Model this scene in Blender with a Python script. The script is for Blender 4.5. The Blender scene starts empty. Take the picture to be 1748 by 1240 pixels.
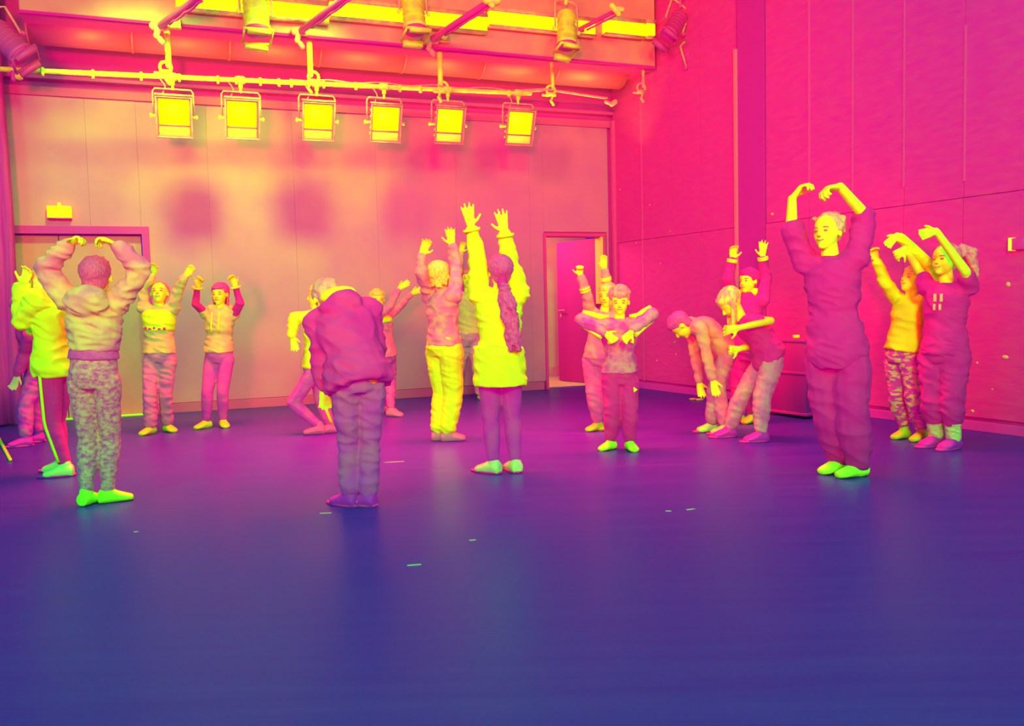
import bpy, math, random, mathutils.noise
import numpy as np
from mathutils import Vector as V, Matrix
random.seed(4)
SC = bpy.context.scene
COL = SC.collection
# ------------------------------------------------------------------ camera
F_PX, HC = 1500.0, 1.12
TH, RO = math.atan(100 / 1500.0), math.atan(.024)
FW = V((0, math.cos(TH), -math.sin(TH)))
R0, U0 = V((1, 0, 0)), V((0, math.sin(TH), math.cos(TH)))
CR = R0 * math.cos(RO) - U0 * math.sin(RO)
CU = U0 * math.cos(RO) + R0 * math.sin(RO)
CAMP = V((0, 0, HC))
cd = bpy.data.cameras.new('camera'); cam = bpy.data.objects.new('camera', cd); COL.objects.link(cam)
cd.sensor_width = 36; cd.lens = 36 * F_PX / 1748; cd.clip_end = 100
m = Matrix((CR, CU, -FW)).transposed().to_4x4(); m.translation = CAMP
cam.matrix_world = m; SC.camera = cam
# ------------------------------------------------------------------ world, lights, exposure
w = bpy.data.worlds.new('world'); SC.world = w; w.use_nodes = True
w.node_tree.nodes['Background'].inputs[0].default_value = (.0, .01, 1, 1)
w.node_tree.nodes['Background'].inputs[1].default_value = .44
SC.view_settings.view_transform = 'Standard'; SC.view_settings.look = 'None'
SC.view_settings.exposure = 0; SC.view_settings.gamma = 1; SC.view_settings.use_curve_mapping = False


def lamp(name, typ, loc, target, color, power, **kw):
    l = bpy.data.lights.new(name, typ); l.color = color; l.energy = power
    for k, v in kw.items(): setattr(l, k, v)
    o = bpy.data.objects.new(name, l); COL.objects.link(o); o.location = loc
    o.rotation_euler = (V(target) - V(loc)).to_track_quat('-Z', 'Y').to_euler()
    return o


def ray(u, v): return FW + CR * ((u - 874) / F_PX) + CU * ((620 - v) / F_PX)
def at(u, v, Y):                      # point at world depth Y behind that line of sight
    r = ray(u, v); return CAMP + r * (Y / r.y)
def ground(u, v, z=0.0):
    r = ray(u, v); return CAMP + r * ((z - HC) / r.z)
def atz(u, v, z):
    return ground(u, v, z)


lamp('red_front_spot', 'SPOT', (-.6, -3.5, 1.7), (.9, 10, 1.7 + 13.5 * math.tan(math.radians(44.5))), (1, .0, .12), 3900, spot_size=math.radians(120), spot_blend=.42, shadow_soft_size=.5)  # added unseen spot; its soft lower edge fades the red toward the floor
lamp('red_rear_overhead', 'AREA', (-.6, 7.4, 4.6), (-.6, 7.4, 0), (1, .02, .04), 470, shape='RECTANGLE', size=5, size_y=1.2, spread=math.radians(75))  # added overhead light that reddens the rear floor
lamp('red_corner_fill', 'SPOT', (-1.6, 5.2, 4.2), (1.7, 10.8, 2.6), (1, .0, .12), 420, spot_size=math.radians(80), spot_blend=1, shadow_soft_size=.3)  # added to redden the far corner of the right wall
lamp('lime_key_left', 'AREA', (-4.5, -2.5, 5.2), (0, 8, .9), (.02, 1, 0), 650, shape='DISK', size=2.0)  # this and the next two: unseen keys added to brighten the figures
lamp('lime_key_right', 'AREA', (4.6, -1.5, 4.6), (2.2, 8, .9), (.02, 1, 0), 480, shape='DISK', size=2.0)
lamp('lime_key_centre', 'AREA', (1.0, -3.2, 4.9), (1.6, 8, .9), (.02, 1, 0), 800, shape='DISK', size=1.5)
lamp('blue_wash', 'AREA', (0, 5.6, 4.8), (0, 7.5, 0), (.02, .03, 1), 24, shape='RECTANGLE', size=6, size_y=2)  # added fill lifting the blue of the rear floor

# ------------------------------------------------------------------ materials
MATS = {}


def mat(name, c1, rough=.7, c2=None, scale=12, bump=0, detail=3, stretch=(1, 1, 1), emit=0, lo=.4, hi=.6, metal=0, spec=.3):
    if name in MATS: return MATS[name]
    mt = bpy.data.materials.new(name); mt.use_nodes = True; n = mt.node_tree.nodes; l = mt.node_tree.links
    b = n['Principled BSDF']; b.inputs['Base Color'].default_value = (*c1, 1); b.inputs['Roughness'].default_value = rough
    b.inputs['Metallic'].default_value = metal; b.inputs['Specular IOR Level'].default_value = spec
    if c2 is not None or bump:
        tc = n.new('ShaderNodeTexCoord'); mp = n.new('ShaderNodeMapping'); mp.inputs['Scale'].default_value = stretch
        ns = n.new('ShaderNodeTexNoise'); ns.inputs['Scale'].default_value = scale; ns.inputs['Detail'].default_value = detail
        l.new(tc.outputs['Object'], mp.inputs[0]); l.new(mp.outputs[0], ns.inputs['Vector'])
        if c2 is not None:
            cr = n.new('ShaderNodeValToRGB'); e = cr.color_ramp.elements
            e[0].position = lo; e[1].position = hi; e[0].color = (*c1, 1); e[1].color = (*c2, 1)
            l.new(ns.outputs[0], cr.inputs[0]); l.new(cr.outputs[0], b.inputs['Base Color'])
        if bump:
            bp = n.new('ShaderNodeBump'); bp.inputs['Strength'].default_value = bump; bp.inputs['Distance'].default_value = .02
            l.new(ns.outputs[0], bp.inputs['Height']); l.new(bp.outputs[0], b.inputs['Normal'])
    if emit:
        b.inputs['Emission Color'].default_value = (*c1, 1); b.inputs['Emission Strength'].default_value = emit
    MATS[name] = mt
    return mt


DARK = mat('dark_cloth', (.82, .010, .50), .9, (.82, .022, .46), 9, .15)
BLACK = mat('black_cloth', (.80, .006, .50), .95, (.80, .012, .50), 7, .1)
DIM = mat('plum_cloth', (.80, .05, .75), .9, (.80, .10, .6), 14, .15)
MIDC = mat('grey_cloth', (.85, .20, .45), .9, (.85, .34, .35), 16, .2)
LITE = mat('light_grey_cloth', (.88, .42, .30), .9, (.88, .60, .2), 10, .2)
WHITE = mat('white_cloth', (.92, .95, .02), .9, (.92, .88, .03), 8, .1)
SKIN = mat('skin', (.95, .88, .03), .6, (.95, .80, .05), 20)
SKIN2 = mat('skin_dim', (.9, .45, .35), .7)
SOCK = mat('sock_cloth', (.55, .95, .04), .9, (.5, .88, .04), 20, .15)
HAIRD = mat('dark_hair', (.75, .03, .6), .6, (.82, .09, .5), 30, .4, stretch=(6, 6, 1))
HAIRM = mat('brown_hair', (.8, .12, .45), .6, (.85, .28, .3), 30, .4, stretch=(6, 6, 1))
HAIRL = mat('blond_hair', (.9, .45, .2), .6, (.95, .8, .06), 24, .4, stretch=(6, 6, 1))
FEAT = mat('face_detail', (.85, .12, .3), .7)
RWALL = mat('right_wall_board', (.86, .012, .58), .95, (.86, .030, .52), 7, .25, 8, (1, 1, 3), lo=.32, hi=.7)
BWALL = mat('back_wall_board', (.76, .11, .62), .95, (.80, .15, .54), 1.8, .15, 6, lo=.35, hi=.7)
TRIM = mat('dark_trim', (.82, .014, .72), .8)
UNDERSHADE = mat('soffit_shade', (.85, .002, .70), .9)  # shade of the beam underside put into a colour
DOORD = mat('dark_door', (.55, .006, .42), .7)
DOORL = mat('pale_door', (.84, .13, .40), .8, (.84, .16, .4), 2.5)
PALE = mat('pale_plaster', (.8, .5, .35), .9, (.8, .42, .38), 5)
DUCT = mat('duct_sheet', (.84, .022, .42), .5, (.84, .035, .40), 3, .05, stretch=(.3, 1, 1))
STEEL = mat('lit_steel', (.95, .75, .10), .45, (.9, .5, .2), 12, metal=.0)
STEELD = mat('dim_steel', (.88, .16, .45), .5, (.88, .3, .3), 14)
IRON = mat('black_iron', (.84, .02, .60), .6)
LAMPW = mat('lamp_glass', (1, .86, .0), .4, emit=1.1)
LAMPL = mat('lamp_glass_lower', (1, .62, .05), .4, emit=.8)
STRIPL = mat('strip_glow', (1, .86, 0), .5, emit=1.3)
SIGN = mat('exit_sign_face', (1, .82, 0), .5, emit=1.0)
WOOD = mat('paint_chip', (.3, .9, .2), .7)


def floor_mat():
    mt = bpy.data.materials.new('dance_floor'); mt.use_nodes = True; n = mt.node_tree.nodes; l = mt.node_tree.links
    b = n['Principled BSDF']; b.inputs['Roughness'].default_value = .33; b.inputs['Specular IOR Level'].default_value = .08
    tc = n.new('ShaderNodeTexCoord'); mp = n.new('ShaderNodeMapping'); mp.inputs['Rotation'].default_value = (0, 0, math.radians(-14)); mp.inputs['Scale'].default_value = (.5, 9, 1)
    ns = n.new('ShaderNodeTexNoise'); ns.inputs['Scale'].default_value = 1.6; ns.inputs['Detail'].default_value = 8
    cr = n.new('ShaderNodeValToRGB'); e = cr.color_ramp.elements
    e[0].position = .3; e[1].position = .75; e[0].color = (.05, .016, .56, 1); e[1].color = (.08, .026, .60, 1)
    l.new(tc.outputs['Object'], mp.inputs[0]); l.new(mp.outputs[0], ns.inputs['Vector']); l.new(ns.outputs[0], cr.inputs[0]); l.new(cr.outputs[0], b.inputs['Base Color'])
    bp = n.new('ShaderNodeBump'); bp.inputs['Strength'].default_value = .05; bp.inputs['Distance'].default_value = .01
    l.new(ns.outputs[0], bp.inputs['Height']); l.new(bp.outputs[0], b.inputs['Normal'])
    ns2 = n.new('ShaderNodeMapRange'); ns2.inputs[3].default_value = .26; ns2.inputs[4].default_value = .42
    l.new(ns.outputs[0], ns2.inputs[0]); l.new(ns2.outputs[0], b.inputs['Roughness'])
    return mt


# ------------------------------------------------------------------ mesh builder
class MB:
    def __init__(s): s.v = []; s.f = []

    def loft(s, rings, n=12):          # rings: (centre, axisA, axisB) with axes already scaled
        b = len(s.v)
        for c, a, bb in rings:
            for i in range(n):
                t = 2 * math.pi * i / n
                s.v.append(c + a * math.cos(t) + bb * math.sin(t))
        for k in range(len(rings) - 1):
            for i in range(n):
                j = (i + 1) % n
                s.f.append((b + k * n + i, b + k * n + j, b + (k + 1) * n + j, b + (k + 1) * n + i))
        s.f.append(tuple(b + i for i in reversed(range(n))))
        e = b + (len(rings) - 1) * n
        s.f.append(tuple(e + i for i in range(n)))
        return s

    def tube(s, p, q, r0, r1=None, n=12, sq=1.0, lat=None, cap=True):
        p, q = V(p), V(q); r1 = r0 if r1 is None else r1; d = q - p
        if d.length < 1e-6: return s
        d.normalize()
        a = lat.copy() if lat is not None else (V((0, 0, 1)) if abs(d.z) < .9 else V((1, 0, 0)))
        a = (a - d * a.dot(d)).normalized(); b = d.cross(a)
        R = []
        if cap:
            for t in (80, 55, 28): k = math.radians(t); R.append((p - d * r0 * math.sin(k) * .999, a * r0 * math.cos(k), b * r0 * sq * math.cos(k)))
        R.append((p, a * r0, b * r0 * sq)); R.append((q, a * r1, b * r1 * sq))
        if cap:
            for t in (28, 55, 80): k = math.radians(t); R.append((q + d * r1 * math.sin(k), a * r1 * math.cos(k), b * r1 * sq * math.cos(k)))
        return s.loft(R, n)

    def path(s, pts, r, n=8):
        for i in range(len(pts) - 1): s.tube(pts[i], pts[i + 1], r if not isinstance(r, (list, tuple)) else r[i], r if not isinstance(r, (list, tuple)) else r[i + 1], n)
        return s

    def sweep(s, pts, r, n=8):         # one continuous tube along points
        pts = [V(p) for p in pts]; R = []
        up = V((0, 0, 1))
        for i, p in enumerate(pts):
            d = (pts[min(i + 1, len(pts) - 1)] - pts[max(i - 1, 0)]).normalized()
            a = up - d * up.dot(d)
            if a.length < .05: a = V((1, 0, 0)) - d * d.x
            a.normalize(); b = d.cross(a); up = a
            rr = r[i] if isinstance(r, (list, tuple)) else r
            R.append((p, a * rr, b * rr))
        return s.loft(R, n)

    def ell(s, c, A, B, C, n=14, m=8):  # ellipsoid, A,B,C scaled axes
        R = []
        for k in range(m + 1):
            t = math.pi * (k + .3) / (m + .6) - math.pi / 2
            R.append((c + C * math.sin(t), A * math.cos(t), B * math.cos(t)))
        return s.loft(R, n)

    def box(s, c, A, B, C):
        b = len(s.v); c = V(c)
        for z in (-1, 1):
            for x, y in ((-1, -1), (1, -1), (1, 1), (-1, 1)): s.v.append(c + A * x + B * y + C * z)
        for f in ((3, 2, 1, 0), (4, 5, 6, 7), (0, 1, 5, 4), (1, 2, 6, 5), (2, 3, 7, 6), (3, 0, 4, 7)): s.f.append(tuple(b + i for i in f))
        return s

    def build(s, name, material, parent=None, base=None, smooth=True, bevel=0):
        base = V(base) if base is not None else V((0, 0, 0))
        me = bpy.data.meshes.new(name)
        me.from_pydata([tuple(v - base) for v in s.v], [], s.f); me.materials.append(material)
        o = bpy.data.objects.new(name, me); COL.objects.link(o)
        if parent is None: o.location = base
        else: o.parent = parent
        if smooth:
            me.polygons.foreach_set('use_smooth', [len(p.vertices) == 4 for p in me.polygons])
        if bevel:
            md = o.modifiers.new('bevel', 'BEVEL'); md.width = bevel; md.segments = 2
        return o

    def each(s, name, material, parent=None, base=None, **k):   # every loose piece becomes an object of its own
        par = list(range(len(s.v)))
        def fd(i):
            while par[i] != i: par[i] = par[par[i]]; i = par[i]
            return i
        for f in s.f:
            for j in f[1:]: par[fd(j)] = fd(f[0])
        gr = {}
        for f in s.f: gr.setdefault(fd(f[0]), []).append(f)
        out = []
        for fs in gr.values():
            ids = sorted({i for f in fs for i in f}); mp = {i: n for n, i in enumerate(ids)}
            q = MB(); q.v = [s.v[i] for i in ids]; q.f = [tuple(mp[i] for i in f) for f in fs]; out.append(q.build(name, material, parent, base, **k))
        return out

    def solid(s, name, material, voxel, parent=None, base=None, smooth=3, disp=0, dscale=.07, zmin=None):
        o = s.build(name, material, parent, base)
        me0 = o.data
        md = o.modifiers.new('r', 'REMESH'); md.mode = 'VOXEL'; md.voxel_size = voxel; md.use_smooth_shade = True
        if smooth: sm = o.modifiers.new('s', 'SMOOTH'); sm.factor = .5; sm.iterations = smooth
        bpy.context.view_layer.update()
        dg = bpy.context.evaluated_depsgraph_get()
        me = bpy.data.meshes.new_from_object(o.evaluated_get(dg)); o.modifiers.clear(); o.data = me
        me.name = name; bpy.data.meshes.remove(me0)
        if not me.materials: me.materials.append(material)
        if disp:                                             # cloth folds: ridged noise along the normals
            n = len(me.vertices); a = np.empty(n * 3, 'f'); me.vertices.foreach_get('co', a); nn = np.empty(n * 3, 'f'); me.vertices.foreach_get('normal', nn)
            a = a.reshape(-1, 3); nn = nn.reshape(-1, 3); k = .55 / dscale; off = o.location.x * 3 + len(s.v)
            h = np.empty(n, 'f'); N_ = mathutils.noise.noise
            for i in range(n):
                x, y, z = a[i]; q = V(((x + .35 * z) * k + off, y * k, (z + .25 * x) * k * 2.1))
                h[i] = .62 * (1 - abs(N_(q)) * 3.2) + .38 * N_(q * .45) * 2
            me.vertices.foreach_set('co', (a + nn * (h * disp)[:, None] * .55).ravel()); me.update()
        if zmin is not None:
            n = len(me.vertices); a = np.empty(n * 3, 'f'); me.vertices.foreach_get('co', a); a = a.reshape(-1, 3)
            zb = base[2] if base is not None else 0
            a[:, 2] = np.maximum(a[:, 2], zmin - zb); me.vertices.foreach_set('co', a.ravel())
        me.polygons.foreach_set('use_smooth', [True] * len(me.polygons)); me.update()
        return o


def tag(o, label, cat=None, group=None, kind=None):
    if label: o['label'] = label
    if cat: o['category'] = cat
    if group: o['group'] = group
    if kind: o['kind'] = kind
    return o


def empty(name, loc, label=None, cat=None, group=None):
    o = bpy.data.objects.new(name, None); o.empty_display_size = .1; COL.objects.link(o); o.location = loc
    return tag(o, label, cat, group)


X, Y_, Z = V((1, 0, 0)), V((0, 1, 0)), V((0, 0, 1))
# ------------------------------------------------------------------ room frame, measured from the floor edges
gb1, gb2 = ground(389, 699.3), ground(1050, 657.5)
tb = (gb1 - gb2).normalized()                       # along back wall, to the left
gr1, gr2 = gb2, ground(1748, 746)
tr = (gr2 - gr1).normalized()                       # along right wall, towards the camera


def isect(p, d, q, e):
    den = d.x * e.y - d.y * e.x; w_ = q - p
    return p + d * ((w_.x * e.y - w_.y * e.x) / den)


CORNER = gb2.copy(); CORNER.z = 0
nb = V((-tb.y, tb.x, 0)); nb = nb if nb.y < 0 else -nb   # back wall normal into the room
nr = V((-tr.y, tr.x, 0)); nr = nr if nr.x < 0 else -nr   # right wall normal into the room
CEIL = 4.95


def on_plane(u, v, p, n):
    r = ray(u, v); return CAMP + r * ((p - CAMP).dot(n) / r.dot(n))
def bs(u, v=500): return (on_plane(u, v, CORNER, nb) - CORNER).dot(tb)    # metres left of the corner
def rs(u, v=500): return (on_plane(u, v, CORNER, nr) - CORNER).dot(tr)    # metres from the corner to the camera
def bz(u, v): return on_plane(u, v, CORNER, nb).z
def rz(u, v): return on_plane(u, v, CORNER, nr).z
def B(s, z, off=0): return CORNER + tb * s + nb * off + Z * z
def R(s, z, off=0): return CORNER + tr * s + nr * off + Z * z


def slab(mb, fn, t, n, s0, s1, z0, z1, o0, o1):      # box in wall coordinates
    return mb.box(fn((s0 + s1) / 2, (z0 + z1) / 2, (o0 + o1) / 2), t * abs(s1 - s0) / 2, n * abs(o1 - o0) / 2, Z * abs(z1 - z0) / 2)
def bslab(mb, s0, s1, z0, z1, o0, o1): return slab(mb, B, tb, nb, s0, s1, z0, z1, o0, o1)
def rslab(mb, s0, s1, z0, z1, o0, o1): return slab(mb, R, tr, nr, s0, s1, z0, z1, o0, o1)


def struct(mb, name, m_, parent=None, bevel=0, base=None):
    o = mb.build(name, m_, parent, base, smooth=False, bevel=bevel)
    if parent is None: o['kind'] = 'structure'
    return o


print('corner', CORNER, 'tb', tb, 'tr', tr, 'angle', math.degrees(tb.angle(tr)))
# floor
fb = MB(); fb.box((0, 4.5, -.05), X * 9, Y_ * 9, Z * .05); flo = struct(fb, 'floor', floor_mat())
# ceiling over the rear of the hall
cb = MB(); cb.box(B(3.5, CEIL + .05, 2.0), tb * 4.6, nb * 2.1, Z * .05); struct(cb, 'ceiling', mat('ceiling_paint', (.88, .12, .4), .9))
# back wall: openings for double door (left) and ajar door (right)
D1a, D1b, D1t = bs(250, 560), bs(30, 560), bz(150, 400)     # right jamb, left jamb, head
D2a, D2b, D2t = bs(1031, 560), bs(934, 560), bz(985, 404)
PT = bz(580, 193)                                          # top of the pale boarding
SL = bs(-60, 560)
print('door1', D1a, D1b, D1t, 'door2', D2a, D2b, D2t, 'PT', PT, 'SL', SL)
wb_ = MB(); T0, T1 = -.2, -.03
bslab(wb_, -.3, D2a, 0, CEIL, T0, T1); bslab(wb_, D2a, D2b, D2t, CEIL, T0, T1); bslab(wb_, D2b, D1a, 0, CEIL, T0, T1)
bslab(wb_, D1a, D1b, D1t, CEIL, T0, T1); bslab(wb_, D1b, SL, 0, CEIL, T0, T1)
wall_back = struct(wb_, 'wall_back', TRIM)


def panels(fn, slabf, spans, parent, m_, gap=.0005):
    for s0, s1, z0, z1, th in spans:
        if s1 - s0 < .03 or z1 - z0 < .03: continue
        p = MB(); slabf(p, s0 + gap, s1 - gap, z0 + gap, z1 - gap, -.03, th)
        struct(p, 'panel', m_, parent, bevel=.003 if m_ is RWALL else .0012)


seams = [0.06] + sorted(bs(u, 400) for u in (928, 905, 780, 645, 505, 360)) + [D1a]
spans = []
for a, b_ in zip(seams[:-1], seams[1:]):
    if a < D2b - .01 and b_ > D2a:
        if a < D2a: spans.append((a, D2a - .06, .13, D2t + .06, 0))
        spans.append((a, b_, D2t + .06, PT, 0))
    else: spans.append((a, b_, .11, PT, random.uniform(0, .003)))
for a, b_ in ((D1a, bs(150, 300)), (bs(150, 300), D1b), (D1b, SL)):
    spans.append((a, b_, D1t + .08 if b_ <= D1b else .1, PT, random.uniform(0, .003)))
panels(B, bslab, spans, wall_back, BWALL)
for nm, a, b_ in (('baseboard_back', D2b + .06, D1a - .07),):
    p = MB(); bslab(p, a, b_, 0, .105, -.03, .012); struct(p, nm, mat('skirting', (.75, .06, .5), .8), None, .003)
# header trims along the top of the boarding
p = MB(); bslab(p, 0, SL, PT, PT + .09, -.03, .03); struct(p, 'trim_1', mat('header_trim', (.84, .05, .5), .8), None, .004)
p = MB(); bslab(p, 0, SL, PT + .16, PT + .20, -.03, .09); struct(p, 'trim_2', IRON, None, .004)
# right wall: boards in two rows, slim pilaster, bottom board
SEAM = rz(1200, 396); RB = rz(1185, 659)
print('seam z', SEAM, 'board bottom', RB)
wr_ = MB(); RL = rs(1748, 600) + 2.2
rslab(wr_, -.2, RL, 0, CEIL + .6, -.2, -.03); wall_right = struct(wr_, 'wall_right', TRIM)
edges = [.03] + [rs(u, 350) for u in (1096, 1145, 1196, 1258)]
edges2 = [rs(u, 350) for u in (1308, 1382, 1456, 1543, 1645, 1760)] ; edges2.append(RL)
for ed in (edges, edges2):
    panels(R, rslab, [(a, b_, SEAM, CEIL + .55, random.uniform(0, .004)) for a, b_ in zip(ed[:-1], ed[1:])] +
           [(a, b_, RB, SEAM, random.uniform(.004, .012)) for a, b_ in zip(ed[:-1], ed[1:])], wall_right, RWALL, .0025)
p = MB(); rslab(p, 0, RL, 0, RB - .03, -.03, .015); struct(p, 'baseboard_right', mat('dark_skirting', (.8, .02, .75), .8), None, .004)
p = MB(); rslab(p, rs(1262, 350), rs(1307, 350), 0, CEIL + .5, -.03, .02); struct(p, 'trim_3', mat('pilaster', (.70, .008, .60), .8), None, .004)
for u0, u1, nm, m_ in ((1048.5, 1051, 'trim_4', mat('corner_strip', (.85, .05, .55), .8)), (1258.5, 1261.5, 'trim_5', mat('edge_strip', (.88, .14, .42), .6))):
    p = MB(); rslab(p, max(0.01, rs(u0, 350)), rs(u1, 350) + .01, RB, rz(u0, 85) if u0 > 1100 else 3.5, -.01, .045); struct(p, nm, m_, None, .002)
for u0, u1, v0, v1 in ((1381, 1383.5, 330, -20), (1455, 1457.5, 330, -20), (1542, 1544.5, 320, -20), (1645, 1648, 310, 45), (1096, 1097.5, 650, 170)):
    p = MB(); rslab(p, rs(u0, 350), rs(u1, 350), rz(u0, v0), rz(u0, v1), .003, .012); struct(p, 'joint_strip', mat('joint_strip_paint', (.86, .05, .55), .8), wall_right)
# pale chips and scars on the right wall
for u, v, r_ in ((1059, 324, .018), (1319, 366, .022), (1717, 610, .034), (1722, 486, .024), (1669, 620, .014), (1661, 702, .02), (1153, 584, .02), (1155, 605, .014),
                 (1122, 616, .014), (1087, 415, .012), (1110, 350, .011), (1145, 395, .01), (1128, 450, .01), (1695, 665, .01), (1505, 704, .012), (1680, 740, .008)):
    c = R(rs(u, v), rz(u, v), .008)
    p = MB(); p.ell(c, tr * r_, Z * r_ * random.uniform(.5, 1), nr * .006, 7, 3)
    p.build('paint_chip', mat('chip_paint', (.9, .35, .3), .8), wall_right)
# left drape
dr = MB(); sL = bs(22, 300); 
ringz = [0.02, 4.9]
pts = [(sL + (2.2) * i / 60, .32 + .05 * math.sin(i * 1.55) + .02 * math.sin(i * 2.7)) for i in range(61)]
dv = []; df = []
for z in np.linspace(.03, 4.9, 12):
    for s_, o_ in pts: dv.append(B(s_ + .012 * math.sin(z * 2 + s_ * 9), z, o_)); 
k = len(pts)
for zi in range(11):
    for i in range(k - 1): df.append((zi * k + i, zi * k + i + 1, (zi + 1) * k + i + 1, (zi + 1) * k + i))
dr.v = dv; dr.f = df
dro = dr.build('stage_drape', mat('drape_velvet', (.80, .014, .7), .95, (.82, .03, .6), 8, .2, stretch=(4, 4, .3)), None, B(sL, 0, .3))
md = dro.modifiers.new('thick', 'SOLIDIFY'); md.thickness = .02
tag(dro, 'dark floor length stage drape hanging at the left edge of the back wall', 'curtain')
# ------------------------------------------------------------------ doors
def door_frame(name, a, b_, top, wd, m_, dp=.05):
    p = MB(); bslab(p, a - wd, a, 0, top, -.2, dp); bslab(p, b_, b_ + wd, 0, top, -.2, dp); bslab(p, a - wd, b_ + wd, top, top + wd * 1.1, -.2, dp)
    return struct(p, name, m_, None, .003)


d1 = door_frame('door_1', D1a, D1b, D1t, .075, TRIM, .05)
mid = bs(108, 560)
for a, b_, hs in ((D1a + .01, mid - .004, -1), (mid + .004, D1b - .01, 1)):
    p = MB(); bslab(p, a, b_, .012, D1t - .01, -.09, -.045)
    for q in (0,): pass
    lf = struct(p, 'door_leaf', DOORL, d1, .003)
    h = MB(); c = B(mid + (.09 * hs), 1.02, -.02); h.tube(c - nb * .025, c + nb * .03, .009); h.tube(c + nb * .03, c + nb * .03 + tb * .1 * hs, .009); h.box(B(mid + .09 * hs, 1.0, -.04), tb * .02, nb * .006, Z * .09)
    h.build('handle', STEELD, lf)
p = MB(); bslab(p, D1a, D1b, 0, .012, -.12, .04); struct(p, 'threshold', mat('threshold_strip', (.6, .85, .05), .5), d1)
d2 = door_frame('door_2', D2a, D2b, D2t, .035, mat('door2_frame', (.84, .03, .5), .7), .03)
# leaf hinged on the right jamb, swung outwards
ang = math.radians(75); wleaf = D2b - D2a - .02
ld = (tb * math.cos(ang) - nb * math.sin(ang)).normalized(); ln = V((-ld.y, ld.x, 0))
h0 = B(D2a + .012, 0, -.16)
p = MB(); p.box(h0 + ld * wleaf / 2 + Z * (D2t / 2 + .005), ld * wleaf / 2, ln * .022, Z * (D2t / 2 - .012)); lf = struct(p, 'door_leaf', DOORD, d2, .003)
p = MB(); c = h0 + ld * (wleaf - .08) + Z * 1.02 - ln * (.03 if ln.y > 0 else -.03)
s_ = -1 if ln.y > 0 else 1
p.tube(c, c + ln * s_ * .035, .009); p.tube(c + ln * s_ * .035, c + ln * s_ * .035 - ld * .11, .009); p.box(c - Z * .08, ld * .014, ln * .004, Z * .03); p.build('handle', STEELD, lf)
p = MB(); bslab(p, D2a, D2a + .035, 1.1, D2t, -.15, .012); struct(p, 'jamb_strip', mat('jamb_white', (.92, .55, .2), .7), d2)
# lobby beyond the ajar door
p = MB(); bslab(p, D2a - .6, D2b + 1.6, 0, 2.6, -1.75, -1.7); struct(p, 'wall_lobby', PALE)
p = MB(); bslab(p, D2a - .6, D2b + 1.6, 0, .16, -1.7, -1.68); struct(p, 'baseboard_lobby', MIDC)
p = MB(); bslab(p, D2a - .6, D2b + 1.6, -.03, .008, -1.7, -.2); struct(p, 'floor_lobby', PALE)
p = MB(); bslab(p, D2a - .6, D2b + 1.6, 2.6, 2.65, -1.75, -.2); struct(p, 'ceiling_lobby', PALE)
lamp('lobby_fill', 'POINT', B(D2b + .4, 2.2, -.9), (0, 0, 0), (1, .72, .35), 60, shadow_soft_size=.15)  # unseen light added to brighten the door gap
# exit sign over the double door
ex = bs(102, 362); ez = bz(102, 363)
sg = empty('exit_sign', B(ex, ez - .07, 0), 'small bright box sign on the wall above the double door', 'sign')
p = MB(); p.box(B(ex, ez, .035), tb * .115, nb * .03, Z * .062); p.build('sign_box', SIGN, sg, B(ex, ez - .07, 0), bevel=.006)
p = MB(); p.box(B(ex, ez - .068, .035), tb * .115, nb * .033, Z * .008); p.build('base_rail', IRON, sg, B(ex, ez - .07, 0))
p = MB(); p.tube(B(ex, ez + .06, .02), B(ex, ez + .085, .02), .02); p.build('bracket', STEEL, sg, B(ex, ez - .07, 0))
# little device on right wall
ds = rs(1738, 417); dz = rz(1738, 417)
sg = empty('wall_switch', R(ds, dz - .04, 0), 'small wall box with a lit edge high on the right wall', 'switch')
p = MB(); p.box(R(ds + .03, dz, .03), tr * .05, nr * .03, Z * .045); p.build('box', IRON, sg, R(ds, dz - .04, 0), bevel=.005)
p = MB(); p.box(R(ds - .025, dz, .035), tr * .012, nr * .035, Z * .05); p.build('lit_edge', mat('lit_edge', (1, .75, .05), .5, emit=.6), sg, R(ds, dz - .04, 0), bevel=.003)

# ------------------------------------------------------------------ rig: duct, light strip, bars, drops, floods, spots
def bp(u, v, off): return on_plane(u, v, CORNER + nb * off, nb)   # point on plane parallel to the back wall


DO = .50                                                 # duct axis distance from wall
pl, pr = bp(46, 30, DO + .0), bp(1058, 92, DO)
zt = (bp(400, 108, DO).z + bp(900, 134, DO).z) / 2
rD = .27
zD = zt + rD
duct = empty('ventilation_duct', B(3.5, zD, DO), 'broad rounded ventilation duct running above the lamp bar along the back wall', 'duct')
dl = (pl - CORNER).dot(tb); drr = (pr - CORNER).dot(tb)
n_ = 7
for i in range(n_):
    a = drr + (dl - drr) * i / n_; b_ = drr + (dl - drr) * (i + 1) / n_ - .004
    p = MB(); p.loft([(B(a, zD, DO), Z * rD, nb * rD), (B(b_, zD, DO), Z * rD, nb * rD)], 48); p.build('duct_section', DUCT, duct, duct.location)
    p = MB(); p.loft([(B(b_ - .012, zD, DO), Z * (rD + .008), nb * (rD + .008)), (B(b_ + .016, zD, DO), Z * (rD + .008), nb * (rD + .008))], 48); p.build('flange', DUCT, duct, duct.location)
zb0 = bp(500, 58, 1.06).z
p = MB(); bslab(p, -.05, dl, zb0, CEIL, .50, 1.06); q = struct(p, 'trim_6', mat('beam_paint', (.86, .15, .38), .9, (.86, .20, .38), 3), None, .01)
p = MB(); bslab(p, -.05, dl, zb0 - .025, zb0 - .001, .48, 1.062); struct(p, 'trim_shade', UNDERSHADE, None)  # dark board added below the beam, painting its underside as shaded
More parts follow.
